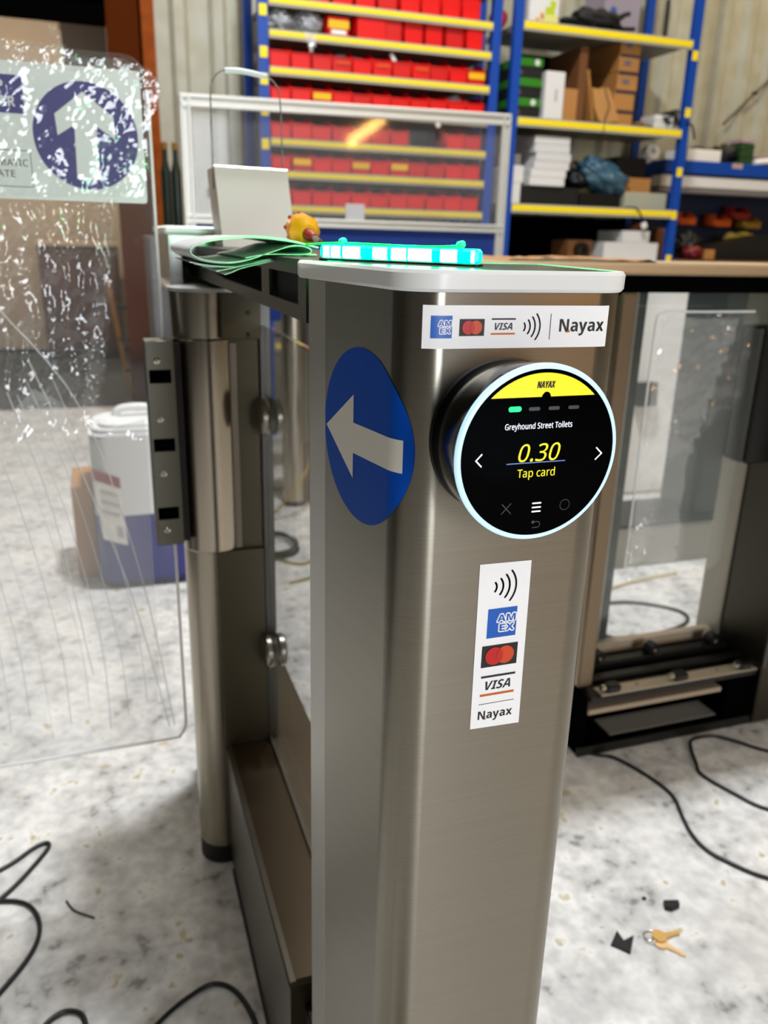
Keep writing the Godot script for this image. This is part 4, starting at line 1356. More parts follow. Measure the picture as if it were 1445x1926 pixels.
func right_rack() -> void:
	var zf := -4.3
	var tags := []
	for g in [[3.285, 2.47], [3.285, 2.05], [3.285, 1.76], [3.28, 1.445], [3.28, 1.21], [3.28, 0.96]]:
		tags.append(g)
	rack("blue racking with yellow-edged shelves holding boxes and bags, on the right", 2.178, 3.285, zf, zf - 0.46, [2.125, 1.672, 1.238, 0.80, 0.3], 2.9, 0.05, tags)
	var white := mat("carton_white", Color(0.86, 0.85, 0.83), 0.55)
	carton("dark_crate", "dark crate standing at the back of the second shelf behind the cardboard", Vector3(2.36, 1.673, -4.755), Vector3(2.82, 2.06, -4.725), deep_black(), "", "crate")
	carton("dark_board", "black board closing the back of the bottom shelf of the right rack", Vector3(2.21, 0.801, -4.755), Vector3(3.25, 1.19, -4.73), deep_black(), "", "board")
	var kraft := mat("cardboard", Color(0.68, 0.47, 0.23), 0.75)
	var kraft_d := mat("cardboard_dark", Color(0.44, 0.27, 0.11), 0.8)
	var black := mat("black", Color.BLACK)
	var navy := mat("tape_navy", Color(0.08, 0.12, 0.25), 0.5)
	# top shelf
	var a := carton("printed_box", "white box printed with a yellow-green stepped pattern on the top shelf", Vector3(2.25, 2.126, -4.5), Vector3(2.425, 2.42, -4.34), white)
	var pz := flat_z(-4.3385)
	var gcol := [mat("print_lime", Color(0.72, 0.78, 0.1), 0.5), mat("print_pale", Color(0.86, 0.84, 0.5), 0.5), mat("print_amber", Color(0.9, 0.6, 0.08), 0.5)]
	var gpts := [[2.33, 2.135, 2.42, 2.17, 1], [2.345, 2.17, 2.4, 2.205, 0], [2.37, 2.205, 2.405, 2.235, 0], [2.315, 2.145, 2.335, 2.175, 2], [2.29, 2.135, 2.31, 2.15, 2]]
	for g in gpts:
		part(a, "printed_step", printed(PackedVector2Array([Vector2(g[0], g[1]), Vector2(g[2], g[1]), Vector2(g[2], g[3]), Vector2(g[0], g[3])]), pz), gcol[g[4]])
	var b := thing("black_bag", "crumpled black bag with protruding straps on the top shelf", "bag", Vector3(2.7, 2.126, -4.45))
	part(b, "bag", lump(0.16, 0.06, 0.12, 3, 0.35), mat("black_cloth", Color(0.012, 0.012, 0.014), 0.7), Vector3(2.68, 2.175, -4.42))
	part(b, "strap", tube([Vector3(2.78, 2.19, -4.38), Vector3(2.83, 2.215, -4.35), Vector3(2.86, 2.222, -4.34)], 0.012, 8), mat("black_cloth", Color.BLACK))
	part(b, "strap", tube([Vector3(2.80, 2.15, -4.36), Vector3(2.85, 2.146, -4.33), Vector3(2.89, 2.15, -4.33)], 0.011, 8), mat("black_cloth", Color.BLACK))
	var c := carton("lilac_box", "tall pale lilac carton with small blue marks behind the black bag", Vector3(2.80, 2.126, -4.72), Vector3(3.03, 2.6, -4.5), mat("lilac", Color(0.6, 0.56, 0.6), 0.6))
	for k in 3:
		part(c, "printed_mark", printed(circle2(Vector2(2.855, 2.43 - k * 0.08), 0.022, 16), flat_z(-4.4985)), mat("mark_dull_blue", Color(0.25, 0.35, 0.6), 0.5))
	single("small_tool", "small dark tool lying near the right end of the top shelf", "tool", lump(0.04, 0.012, 0.03, 8, 0.2), mat("dark_metal", Color(0.16, 0.15, 0.13), 0.5), Vector3(3.16, 2.137, -4.4))
	single("red_sleeve", "red rolled sleeve poking out between the two racks", "cloth", tube([Vector3(2.06, 2.085, -4.33), Vector3(2.10, 2.115, -4.36), Vector3(2.15, 2.165, -4.45), Vector3(2.17, 2.19, -4.6)], 0.028, 10), mat("red_cloth", Color(0.6, 0.02, 0.06), 0.6))
	# second shelf
	var green := mat("box_green", Color(0.16, 0.48, 0.04), 0.5)
	var charcoal := mat("box_charcoal", Color(0.05, 0.055, 0.05), 0.5)
	var nm := ["bottom", "middle", "top"]
	for k in 3:
		var y := 1.673 + k * 0.096
		var t := carton("green_box", "green and black lidded box, %s of the stack of three" % nm[k], Vector3(2.2, y, -4.74), Vector3(2.352, y + 0.056, -4.335), charcoal, "green and black boxes")
		slab(t, "lid", Vector3(2.198, y + 0.056, -4.742), Vector3(2.354, y + 0.095, -4.333), green, 0.002)
		if k != 1:
			part(t, "white_mark", printed(circle2(Vector2(2.318 - (0.01 if k == 0 else 0.0), y + 0.076), 0.016, 8), flat_z(-4.3325)), white)
		part(t, "grey_print", printed(PackedVector2Array([Vector2(2.21, y + 0.02), Vector2(2.235, y + 0.015), Vector2(2.23, y + 0.035), Vector2(2.215, y + 0.04)]), flat_z(-4.3345)), mat("print_grey", Color(0.3, 0.3, 0.3), 0.5))
	var wb := carton("white_box", "tall white box standing on its end beside the green boxes", Vector3(2.368, 1.673, -4.6), Vector3(2.483, 1.905, -4.315), white)
	part(wb, "printed_mark", printed(rounded_rect(2.425, 1.76, 2.442, 1.82, 0.004), flat_z(-4.3135)), mat("print_pale_grey", Color(0.7, 0.7, 0.7), 0.5))
	carton("brown_box", "small plain cardboard box right of the tall white box", Vector3(2.49, 1.673, -4.5), Vector3(2.572, 1.83, -4.32), kraft)
	carton("brown_sheet", "tall folded cardboard standing upright on the second shelf", Vector3(2.59, 1.673, -4.7), Vector3(2.64, 2.05, -4.36), kraft_d)
	single("cardboard_flap", "pale cardboard flap leaning between the folded cardboard and the paper bag", "cardboard", box(Vector3(0.012, 0.26, 0.12), 0.002), kraft, Vector3(2.665, 1.81, -4.4), Vector3(0, 0, 0.22))
	var pb := thing("paper_bag", "crumpled brown paper bag tilted on the second shelf edge", "bag", Vector3(2.76, 1.673, -4.32))
	part(pb, "bag", prism(PackedVector2Array([Vector2(2.655, 1.845), Vector2(2.69, 1.84), Vector2(2.72, 1.85), Vector2(2.757, 1.85), Vector2(2.78, 1.82), Vector2(2.815, 1.75), Vector2(2.845, 1.69), Vector2(2.75, 1.674), Vector2(2.715, 1.685), Vector2(2.68, 1.75)]), -4.37, -4.315), mat("kraft_bag", Color(0.72, 0.52, 0.28), 0.75))
	part(pb, "string", tube([Vector3(2.73, 1.85, -4.311), Vector3(2.755, 1.79, -4.309), Vector3(2.77, 1.755, -4.309), Vector3(2.745, 1.70, -4.30), Vector3(2.735, 1.62, -4.288), Vector3(2.73, 1.52, -4.29)], 0.0025, 6), mat("cord_brown", Color(0.12, 0.08, 0.04), 0.6))
	var bn := ["lowest", "second from the bottom", "third from the bottom", "second from the top", "topmost"]
	var hs := [0.075, 0.1, 0.092, 0.085, 0.085]
	var yy := 1.673
	for k in 5:
		var x1 := 2.955 if k > 1 else 2.945
		var t := carton("brown_carton", "brown cardboard carton with navy tape, %s of the stack of five" % bn[k], Vector3(x1 - 0.13, yy, -4.72), Vector3(x1, yy + hs[k], -4.34), kraft, "taped brown cartons")
		slab(t, "tape", Vector3(x1 - 0.128, yy + hs[k] - 0.014, -4.4), Vector3(x1 + 0.001, yy + hs[k] - 0.001, -4.338), navy, 0.0005)
		if k > 1:
			part(t, "printed_mark", printed(rounded_rect(x1 - 0.1, yy + 0.03, x1 - 0.055, yy + 0.055, 0.004), flat_z(-4.3385)), mat("mark_carton", Color(0.42, 0.38, 0.4), 0.6))
		yy += hs[k] + 0.001
	for k in 2:
		carton("small_white_box", "small white box %s of the pair at the right end of the second shelf" % ["below", "above"][k], Vector3(3.1, 1.673 + k * 0.036, -4.48), Vector3(3.225, 1.708 + k * 0.036, -4.34), white, "small white boxes")
	var cb := begin()
	var r := RandomNumberGenerator.new()
	r.seed = 9
	for k in 5:
		var pts := []
		for i in 8:
			pts.append(Vector3(3.17 + r.randf_range(-0.06, 0.09), 1.70 + r.randf_range(0.0, 0.08), -4.36 + r.randf_range(-0.05, 0.05)))
		if k == 0:
			pts.append(Vector3(3.29, 1.70, -4.27))
			pts.append(Vector3(3.33, 1.62, -4.27))
		add_tube(cb, smooth_path(pts, 4), 0.006, 6)
	single("black_cable", "tangle of black cable over the small white boxes at the upright", "cable", done(cb), mat("rubber_black", Color(0.02, 0.02, 0.02), 0.45))
	single("wooden_offcut", "flat brown offcut lying right of the taped cartons", "wood", box(Vector3(0.1, 0.02, 0.16), 0.002), kraft, Vector3(3.03, 1.70, -4.5), Vector3(0, 0.3, 0.2))
	carton("dark_tray", "dark flat tray beneath the brown offcut on the second shelf", Vector3(2.975, 1.673, -4.55), Vector3(3.09, 1.688, -4.34), black, "", "tray")
	# third shelf
	carton("white_box", "white box standing lower left on the third shelf by the upright", Vector3(2.205, 1.239, -4.6), Vector3(2.275, 1.345, -4.34), white)
	carton("white_box", "white box stacked on the lower left one by the upright", Vector3(2.205, 1.346, -4.6), Vector3(2.287, 1.435, -4.34), white)
	carton("grey_box", "dim grey box on top of the two white boxes by the upright", Vector3(2.215, 1.436, -4.65), Vector3(2.285, 1.495, -4.38), mat("carton_grey", Color(0.5, 0.48, 0.46), 0.6))
	carton("dark_device", "black flat electronic device under the stack of white boxes", Vector3(2.29, 1.239, -4.7), Vector3(2.66, 1.335, -4.36), charcoal, "", "device")
	var wn := ["lowest", "second", "third", "fourth", "fifth", "topmost"]
	var xo := [0.0, 0.006, 0.022, 0.03, 0.018, 0.015]
	for k in 6:
		carton("flat_white_box", "flat white box, %s from the bottom of the stack of six" % wn[k] if k < 5 else "flat white box, topmost of the stack of six, in shadow", Vector3(2.325 + xo[k], 1.337 + k * 0.0425, -4.6), Vector3(2.545 + xo[k], 1.3785 + k * 0.0425, -4.335), white, "flat white boxes")
	var bw := thing("bubble_wrap_parcel", "blue-grey parcel in bubble wrap on the third shelf", "parcel", Vector3(2.8, 1.239, -4.45))
	part(bw, "parcel", lump(0.165, 0.082, 0.11, 12, 0.25, 24), mat("wrap_blue", Color(0.22, 0.36, 0.44), 0.25), Vector3(2.83, 1.408, -4.42), Vector3(0, 0, -0.35))
	part(bw, "dark_end", lump(0.09, 0.055, 0.09, 14, 0.25), mat("wrap_dark", Color(0.03, 0.06, 0.075), 0.3), Vector3(2.68, 1.39, -4.45))
	carton("black_crate", "black crate beneath the blue-grey bubble wrap parcel", Vector3(2.67, 1.239, -4.7), Vector3(2.94, 1.312, -4.36), black, "", "crate")
	carton("grey_carton", "pale grey carton at the right end of the third shelf", Vector3(2.955, 1.239, -4.6), Vector3(3.245, 1.328, -4.34), mat("carton_pale", Color(0.64, 0.64, 0.56), 0.6))
	carton("brown_box", "flat cardboard box on top of the pale grey carton", Vector3(2.985, 1.329, -4.6), Vector3(3.165, 1.41, -4.4), kraft)
	carton("black_case", "black case standing behind the flat cardboard box", Vector3(2.98, 1.411, -4.7), Vector3(3.19, 1.53, -4.5), black, "", "case")
	single("white_roll", "white roll with a dark core at the right end of the third shelf", "roll", lathe([Vector2(0.016, 0), Vector2(0.045, 0), Vector2(0.047, 0.003), Vector2(0.047, 0.07), Vector2(0.045, 0.073), Vector2(0.016, 0.073), Vector2(0.016, 0)], 24), white, Vector3(3.215, 1.55, -4.55), Vector3(PI / 2 - 0.3, 0, 0))
	var hc := thing("loose_plug", "white plug hanging on a dark cable over the third shelf edge", "plug", Vector3(3.03, 1.239, -4.29))
	part(hc, "cable", tube([Vector3(2.95, 1.243, -4.33), Vector3(3.0, 1.241, -4.292), Vector3(3.03, 1.215, -4.285), Vector3(3.05, 1.19, -4.286), Vector3(3.065, 1.16, -4.288)], 0.004, 6), mat("rubber_black", Color.BLACK))
	part(hc, "plug", box(Vector3(0.035, 0.035, 0.02), 0.005), white, Vector3(3.072, 1.145, -4.288), Vector3(0, 0, 0.5))
	# lower shelf
	carton("brown_box", "small brown box with a round hole, low on the right rack above the turnstile cover", Vector3(2.62, 0.801, -4.55), Vector3(2.78, 1.055, -4.36), kraft_d)
	single("tape_core", "black ring in front of the small brown box low on the right rack", "ring", lathe([Vector2(0.02, 0), Vector2(0.045, 0), Vector2(0.045, 0.03), Vector2(0.02, 0.03), Vector2(0.02, 0)], 24), black, Vector3(2.70, 1.0, -4.355), Vector3(PI / 2, 0, 0))
	carton("white_carton", "wide white carton, lower of the pair on the bottom shelf", Vector3(2.845, 0.801, -4.6), Vector3(3.22, 1.05, -4.33), white)
	carton("white_carton", "white carton stacked off-centre on the wide one on the bottom shelf", Vector3(2.965, 1.051, -4.6), Vector3(3.15, 1.115, -4.33), white)
	single("brown_disc", "round brown board leaning behind the right upright", "board", lathe([Vector2(0, 0), Vector2(0.12, 0), Vector2(0.12, 0.015), Vector2(0, 0.015)], 32), kraft_d, Vector3(3.27, 1.05, -4.62), Vector3(PI / 2, 0.3, 0))

func desk_screen() -> void:
	var z := -3.4
	var t := thing("desk_screen", "aluminium framed desk screen, clear upper pane over a blue panel, before the red bins", "screen", Vector3(1.02, 0, z))
	var alu := mat("white_alu", Color(0.80, 0.80, 0.77), 0.38, 0.35)
	var bar := func(a: Vector2, b: Vector2, w: float, called: String) -> void:
		var d := (b - a)
		var c := (a + b) / 2
		var f := part(t, called, box(Vector3(d.length() + w, w * 0.42, 0.03), 0.004), alu, Vector3(c.x, c.y, z), Vector3(0, 0, d.angle()))
		var nrm := Vector2(-d.y, d.x).normalized() * w * 0.32
		for s in [-1.0, 1.0]:
			part(f, "bead", box(Vector3(d.length() + w * 0.8, w * 0.3, 0.02), 0.003), alu, Vector3(c.x + nrm.x * s, c.y + nrm.y * s, z + 0.012), Vector3(0, 0, d.angle()))
	var tl := Vector2(0.366, 1.5)
	var tr := Vector2(1.688, 1.518)
	var bl := Vector2(0.366, 1.088)
	var br := Vector2(1.688, 1.086)
	bar.call(tl, tr, 0.048, "top_rail")
	bar.call(bl, br, 0.036, "middle_rail")
	bar.call(Vector2(0.366, 0.72), tl, 0.042, "side_stile")
	bar.call(Vector2(1.688, 0.72), tr, 0.042, "side_stile")
	var sa := clear("screen_acrylic", Color(0.5, 0.5, 0.5), 0.17, 0.05)
	sa.metallic_specular = 0.22
	slab(t, "clear_pane", Vector3(0.385, 1.1, z - 0.003), Vector3(1.67, 1.49, z + 0.003), clear("screen_acrylic", Color(0.9, 0.9, 0.9), 0.05, 0.05), 0.0)
	slab(t, "blue_panel", Vector3(0.385, 0.70, z - 0.012), Vector3(1.67, 1.075, z + 0.008), mat("fabric_blue", Color(0.0, 0.17, 0.46), 0.85), 0.003)
	slab(t, "pane_clip", Vector3(0.99, 1.105, z + 0.004), Vector3(1.07, 1.165, z + 0.008), mat("note_grey", Color(0.7, 0.7, 0.7), 0.5), 0.001)
	for x in [0.366, 1.688]:
		slab(t, "foot", Vector3(x - 0.02, 0.0, z - 0.2), Vector3(x + 0.02, 0.72, z + 0.02), alu, 0.004)
	part(t, "knob", cyl(0.011, 0.012, 12), alu, Vector3(1.375, 1.478, z + 0.012), Vector3(PI / 2, 0, 0))
	# odds and ends to its left
	var cab := carton("grey_cabinet", "low grey cabinet against the ribbed wall left of the desk screen", Vector3(0.24, 0.0, -4.3), Vector3(0.44, 1.02, -3.9), mat("cabinet_grey", Color(0.36, 0.36, 0.36), 0.5), "", "cabinet")
	part(cab, "blue_tray", box(Vector3(0.13, 0.04, 0.12), 0.004), mat("tray_blue", Color(0.2, 0.35, 0.55), 0.5), Vector3(0.55, 1.2, -3.75))
	for k in 2:
		var c := Vector3(0.335 + k * 0.045, 1.021, -4.0)
		var b := thing("bottle", ["amber-capped bottle, left one of two on the grey cabinet", "dark green bottle, right one of two on the grey cabinet"][k], "bottle", c, "bottles on the cabinet")
		part(b, "body", lathe([Vector2(0, 0), Vector2(0.02, 0), Vector2(0.022, 0.01), Vector2(0.022, 0.27), Vector2(0.012, 0.32), Vector2(0.012, 0.36), Vector2(0, 0.36)], 20), mat("bottle_green", Color(0.08, 0.13, 0.09), 0.3), c)
		part(b, "cap", cyl(0.014, 0.03, 14), mat("cap_amber", Color(0.5, 0.35, 0.08), 0.5), c + Vector3(0, 0.36, 0))

func far_bench() -> void:
	var t := thing("workbench", "blue workbench with overhead shelf and lamp rail at the far right", "workbench", Vector3(4.2, 0, -4.5))
	var blue := mat("rack_blue", Color.BLUE)
	var cream := mat("rail_cream", Color(0.94, 0.92, 0.88), 0.4)
	slab(t, "overhead_shelf", Vector3(3.325, 1.462, -4.84), Vector3(5.4, 1.535, -4.5), blue, 0.003)
	slab(t, "lamp_rail", Vector3(3.325, 1.385, -4.62), Vector3(5.4, 1.45, -4.52), cream, 0.006)
	slab(t, "lamp_lip", Vector3(3.325, 1.352, -4.64), Vector3(5.4, 1.384, -4.53), mat("lamp_lip_grey", Color(0.5, 0.48, 0.46), 0.4), 0.004)
	slab(t, "back_board", Vector3(3.325, 0.85, -4.85), Vector3(5.4, 1.4, -4.82), mat("board_blue", Color(0.01, 0.08, 0.2), 0.6), 0.002)
	slab(t, "bench_top", Vector3(3.325, 0.92, -4.84), Vector3(5.4, 0.96, -4.3), mat("brown_wood", Color.BROWN), 0.004)
	for x in [3.4, 5.3]:
		slab(t, "leg", Vector3(x - 0.03, 0.0, -4.6), Vector3(x + 0.03, 0.92, -4.5), blue, 0.003)
		slab(t, "post", Vector3(x - 0.02, 0.96, -4.83), Vector3(x + 0.02, 1.462, -4.78), blue, 0.002)
	slab(t, "shelf_label", Vector3(3.82, 1.505, -4.4995), Vector3(3.9, 1.535, -4.498), mat("label_pink", Color(0.7, 0.6, 0.6), 0.6), 0.0)
	# things on the overhead shelf
	carton("cream_box", "cream box on the overhead blue shelf beside the right upright", Vector3(3.5, 1.536, -4.75), Vector3(3.75, 1.605, -4.53), cream)
	var gn := ["bottom", "middle", "top"]
	for k in 3:
		carton("green_pack", "small green pack, %s of three on the overhead blue shelf" % gn[k], Vector3(3.9, 1.536 + k * 0.041, -4.66), Vector3(4.0, 1.574 + k * 0.041, -4.53), mat("pack_green", Color(0.13, 0.27, 0.12), 0.5), "green packs")
	carton("pink_pack", "pale pack on top of the three green packs", Vector3(3.9, 1.66, -4.66), Vector3(3.99, 1.685, -4.53), mat("label_pink", Color.PINK))
	single("wire_bundle", "dark bundle of wires between the cream box and the green packs", "wires", lump(0.065, 0.055, 0.06, 33, 0.6), mat("rubber_black", Color.BLACK), Vector3(3.83, 1.59, -4.6))
	single("metal_bracket", "small brown twisted bracket above the cream box", "bracket", tube([Vector3(3.55, 1.61, -4.6), Vector3(3.62, 1.625, -4.6), Vector3(3.7, 1.615, -4.6), Vector3(3.78, 1.64, -4.62)], 0.006, 6), mat("dark_metal", Color.DIM_GRAY))
	single("white_tube_lamp", "bright white crumpled sleeve lying at the right end of the overhead shelf", "sleeve", tube([Vector3(4.0, 1.55, -4.52), Vector3(4.1, 1.56, -4.51), Vector3(4.25, 1.565, -4.52), Vector3(4.5, 1.57, -4.55)], 0.017, 8), mat("sleeve_white", Color(0.97, 0.97, 0.97), 0.4))
	single("pale_board", "pale board lying along the overhead blue shelf behind the white sleeve", "board", box(Vector3(0.6, 0.02, 0.15), 0.002), mat("label_pink", Color.PINK), Vector3(4.4, 1.6, -4.72))
	carton("dark_boxes", "dark flat box under the pale board on the overhead shelf", Vector3(4.05, 1.536, -4.8), Vector3(4.6, 1.589, -4.62), mat("box_charcoal", Color.BLACK))
	# bins hung on the back board
	var hung := [[3.67, 1.20, Color(0.75, 0.30, 0.01), "orange hanging bin nearest the right upright"], [3.95, 1.195, Color(0.68, 0.27, 0.01), "orange hanging bin, second from the right upright"], [4.1, 1.245, Color(0.5, 0.05, 0.02), "small red hanging bin above the yellow clamps"], [4.2, 1.19, Color(0.5, 0.36, 0.04), "mustard hanging bin at the right edge of the photo"]]
	for k in 4:
		var c := Vector3(hung[k][0], hung[k][1] - 0.03, -4.66)
		var b := thing("hanging_bin", hung[k][3], "bin", c, "bins on the far bench")
		part(b, "tray", bin_mesh(0.13, 0.08, 0.15, 0.04), mat("hang_bin%d" % k, hung[k][2], 0.45), c)
		part(b, "hook", box(Vector3(0.1, 0.01, 0.02), 0.001), mat("dark_metal", Color.BLACK), c + Vector3(0, 0.07, -0.158))
	for k in 3:
		single("yellow_clamp", ["left yellow clamp under the hung bins", "right yellow clamp under the hung bins", "lowest yellow clamp at the right edge"][k], "clamp", lump(0.06, 0.025, 0.03, 60 + k, 0.4), mat("clamp_yellow", Color(0.5, 0.42, 0.03), 0.5), [Vector3(3.99, 1.10, -4.6), Vector3(4.08, 1.11, -4.6), Vector3(4.28, 1.07, -4.6)][k])
	var bt := thing("black_case", "long black tilted case lying on the far workbench", "case", Vector3(3.9, 0.96, -4.45))
	part(bt, "case", prism(PackedVector2Array([Vector2(3.62, 0.962), Vector2(4.12, 0.962), Vector2(4.12, 1.115), Vector2(4.06, 1.115), Vector2(3.62, 1.03)]), -4.55, -4.38), mat("case_black", Color(0.015, 0.015, 0.016), 0.5))
	single("red_pouch", "dark red pouch on the far workbench beside the blue upright", "pouch", lump(0.07, 0.04, 0.05, 71, 0.25), mat("pouch_red", Color(0.4, 0.02, 0.06), 0.4), Vector3(3.53, 1.0, -4.4))
	carton("brown_pack", "small brown pack right of the red pouch", Vector3(3.59, 0.961, -4.42), Vector3(3.66, 1.02, -4.35), mat("cardboard", Color.BROWN))
	single("green_coil", "dark heap of tools behind the red pouch on the far workbench", "tools", lump(0.09, 0.06, 0.05, 73, 0.6), mat("heap_dark", Color(0.06, 0.06, 0.05), 0.5), Vector3(3.56, 1.05, -4.5))
	carton("brown_board", "brown rounded board standing behind the blue upright on the bench", Vector3(3.36, 0.961, -4.6), Vector3(3.44, 1.14, -4.55), mat("cardboard_dark", Color.BROWN), "", "board")
	var wall := thing("wall_conduit", "thin dark conduit running diagonally up the ribbed wall at the far right", "conduit", Vector3(4.2, 1.8, -4.84))
	part(wall, "conduit", tube([Vector3(3.98, 1.80, -4.83), Vector3(4.2, 2.0, -4.83), Vector3(4.6, 2.35, -4.83)], 0.008, 6), mat("conduit_brown", Color(0.3, 0.24, 0.16), 0.5))
	part(wall, "clip", box(Vector3(0.03, 0.02, 0.03), 0.003), mat("dark_metal", Color.BLACK), Vector3(4.2, 2.0, -4.835))
	single("wall_bracket", "dark upright strip on the ribbed wall above the right rack", "bracket", box(Vector3(0.02, 0.2, 0.02), 0.002), mat("dark_metal", Color.BLACK), Vector3(3.445, 2.36, -4.83))

func things_on_rail() -> void:
	# folded papers: an S of sheets lying over the rail
	var paper := mat("paper_white", Color(0.85, 0.86, 0.85), 0.45)
	paper.backlight_enabled = true
	paper.backlight = Color(0.12, 0.12, 0.12)
	var t := thing("folded_leaflet", "folded white leaflet curled over the top rail beside the green light bar", "leaflet", Vector3(0.13, 1.0152, -0.78))
	var s := [Vector2(0.181, 1.0225), Vector2(0.154, 1.028), Vector2(0.123, 1.0302), Vector2(0.095, 1.0275), Vector2(0.0775, 1.0225), Vector2(0.0725, 1.0178), Vector2(0.076, 1.013), Vector2(0.0865, 1.0094), Vector2(0.105, 1.0083), Vector2(0.122, 1.0115), Vector2(0.14, 1.018), Vector2(0.156, 1.0232), Vector2(0.168, 1.0235), Vector2(0.1745, 1.0205), Vector2(0.172, 1.0172), Vector2(0.158, 1.0162), Vector2(0.136, 1.0158), Vector2(0.118, 1.0125)]
	for k in 3:
		var pts := []
		for i in s.size():
			var c := Vector2(0.11, 1.018)
			var p: Vector2 = s[i]
			pts.append(Vector3(p.x + (c.x - p.x) * 0.018 * k, p.y + (c.y - p.y) * 0.06 * k, 0))
		part(t, "sheet", ribbon(pts, -0.70 + 0.004 * k, -0.86, 0.0005), paper)
	for k in 2:
		part(t, "lower_sheet", ribbon([Vector3(0.074 + k * 0.004, 1.0088 - k * 0.0015, 0), Vector3(0.092, 1.0062 - k * 0.001, 0), Vector3(0.113, 1.0058, 0), Vector3(0.14, 1.0115 + k * 0.0005, 0), Vector3(0.165, 1.0157 + k * 0.0005, 0), Vector3(0.181, 1.0162 + k * 0.0005, 0)], -0.705 - k * 0.004, -0.85, 0.0005), paper)
	part(t, "drooping_corner", ribbon([Vector3(0.101, 0.9995, 0), Vector3(0.107, 1.0015, 0), Vector3(0.116, 1.0050, 0), Vector3(0.14, 1.0105, 0), Vector3(0.165, 1.0152, 0)], -0.698, -0.8, 0.0005), paper)
	part(t, "drooping_corner", ribbon([Vector3(0.0945, 1.002, 0), Vector3(0.107, 1.0045, 0), Vector3(0.12, 1.0075, 0), Vector3(0.14, 1.0112, 0)], -0.7, -0.8, 0.0005), paper)
	# steel box with bail handle
	var b := thing("steel_box", "brushed steel box with a tall wire bail handle and white grip, on the rail", "box", Vector3(0.21, 1.0155, -1.17))
	var ss := mat("box_steel", Color(0.92, 0.91, 0.88), 0.45, 0.75)
	var st := begin()
	var f := [Vector3(0.166, 1.0155, -1.15), Vector3(0.2655, 1.0155, -1.15), Vector3(0.2613, 1.116, -1.184), Vector3(0.1625, 1.117, -1.184)]
	var k2 := []
	for p in f:
		k2.append(p + Vector3(0.0, 0, -0.075))
	quad(st, f[0], f[1], f[2], f[3])
	quad(st, k2[1], k2[0], k2[3], k2[2])
	quad(st, k2[0], f[0], f[3], k2[3])
	quad(st, f[1], k2[1], k2[2], f[2])
	quad(st, f[3], f[2], k2[2], k2[3])
	quad(st, k2[0], k2[1], f[1], f[0])
	part(b, "body", done(st), ss)
	part(b, "rim", tube([f[3] + Vector3(0, 0.0005, 0), f[2] + Vector3(0, 0.0005, 0)], 0.0013, 6), mat("chrome", Color.WHITE))
	var bm := Vector3(0, 0, -1.2)
	part(b, "bail", tube([Vector3(0.163, 1.09, -1.2), Vector3(0.163, 1.15, -1.2), Vector3(0.1635, 1.205, -1.2), Vector3(0.1665, 1.222, -1.2), Vector3(0.176, 1.2325, -1.2), Vector3(0.188, 1.236, -1.2), Vector3(0.22, 1.2345, -1.2), Vector3(0.24, 1.2315, -1.2), Vector3(0.252, 1.222, -1.2), Vector3(0.256, 1.208, -1.2), Vector3(0.258, 1.16, -1.2), Vector3(0.258, 1.09, -1.2)], 0.001, 8), mat("wire_steel", Color(0.45, 0.44, 0.42), 0.3, 1.0))
	part(b, "grip", tube([Vector3(0.183, 1.2352, -1.2), Vector3(0.2, 1.2362, -1.2), Vector3(0.22, 1.2347, -1.2), Vector3(0.238, 1.232, -1.2)], 0.0034, 10), mat("grip_white", Color(0.85, 0.88, 0.87), 0.3))
	# screwdriver, handle towards the camera
	var d := thing("screwdriver", "yellow and red screwdriver handle pointing forward behind the leaflet", "screwdriver", Vector3(0.203, 1.033, -0.84))
	var yel := mat("handle_yellow", Color(0.96, 0.62, 0.02), 0.35)
	var red := mat("handle_red", Color(0.62, 0.04, 0.03), 0.4)
	var oct := lathe([Vector2(0, 0), Vector2(0.009, 0.0), Vector2(0.0145, 0.008), Vector2(0.0165, 0.02), Vector2(0.0165, 0.028), Vector2(0.0095, 0.037), Vector2(0, 0.037)], 8)
	var ax := Basis.from_euler(Vector3(PI / 2 + 0.22, 0.12, 0))
	var org := Vector3(0.199, 1.0415, -0.865)
	var h := part(d, "handle", oct, yel)
	h.global_transform = Transform3D(ax, org)
	for k in 8:
		var a := TAU * (k + 0.0) / 8
		var g := part(d, "red_insert", box(Vector3(0.004, 0.018, 0.0042), 0.0012), red)
		g.global_transform = Transform3D(ax * Basis(Vector3.UP, a), org + ax * (Basis(Vector3.UP, a) * Vector3(0.0136, 0.016, 0)))
	var tip := part(d, "red_tip", lathe([Vector2(0, 0), Vector2(0.006, 0), Vector2(0.0052, 0.012), Vector2(0.004, 0.018), Vector2(0, 0.018)], 16), red)
	tip.global_transform = Transform3D(ax, org + ax * Vector3(0, 0.036, 0))
	var shaft := part(d, "shaft", cyl(0.003, 0.018, 10, 0.0004), mat("chrome", Color.WHITE))
	shaft.global_transform = Transform3D(ax, org + ax * Vector3(0, 0.052, 0))

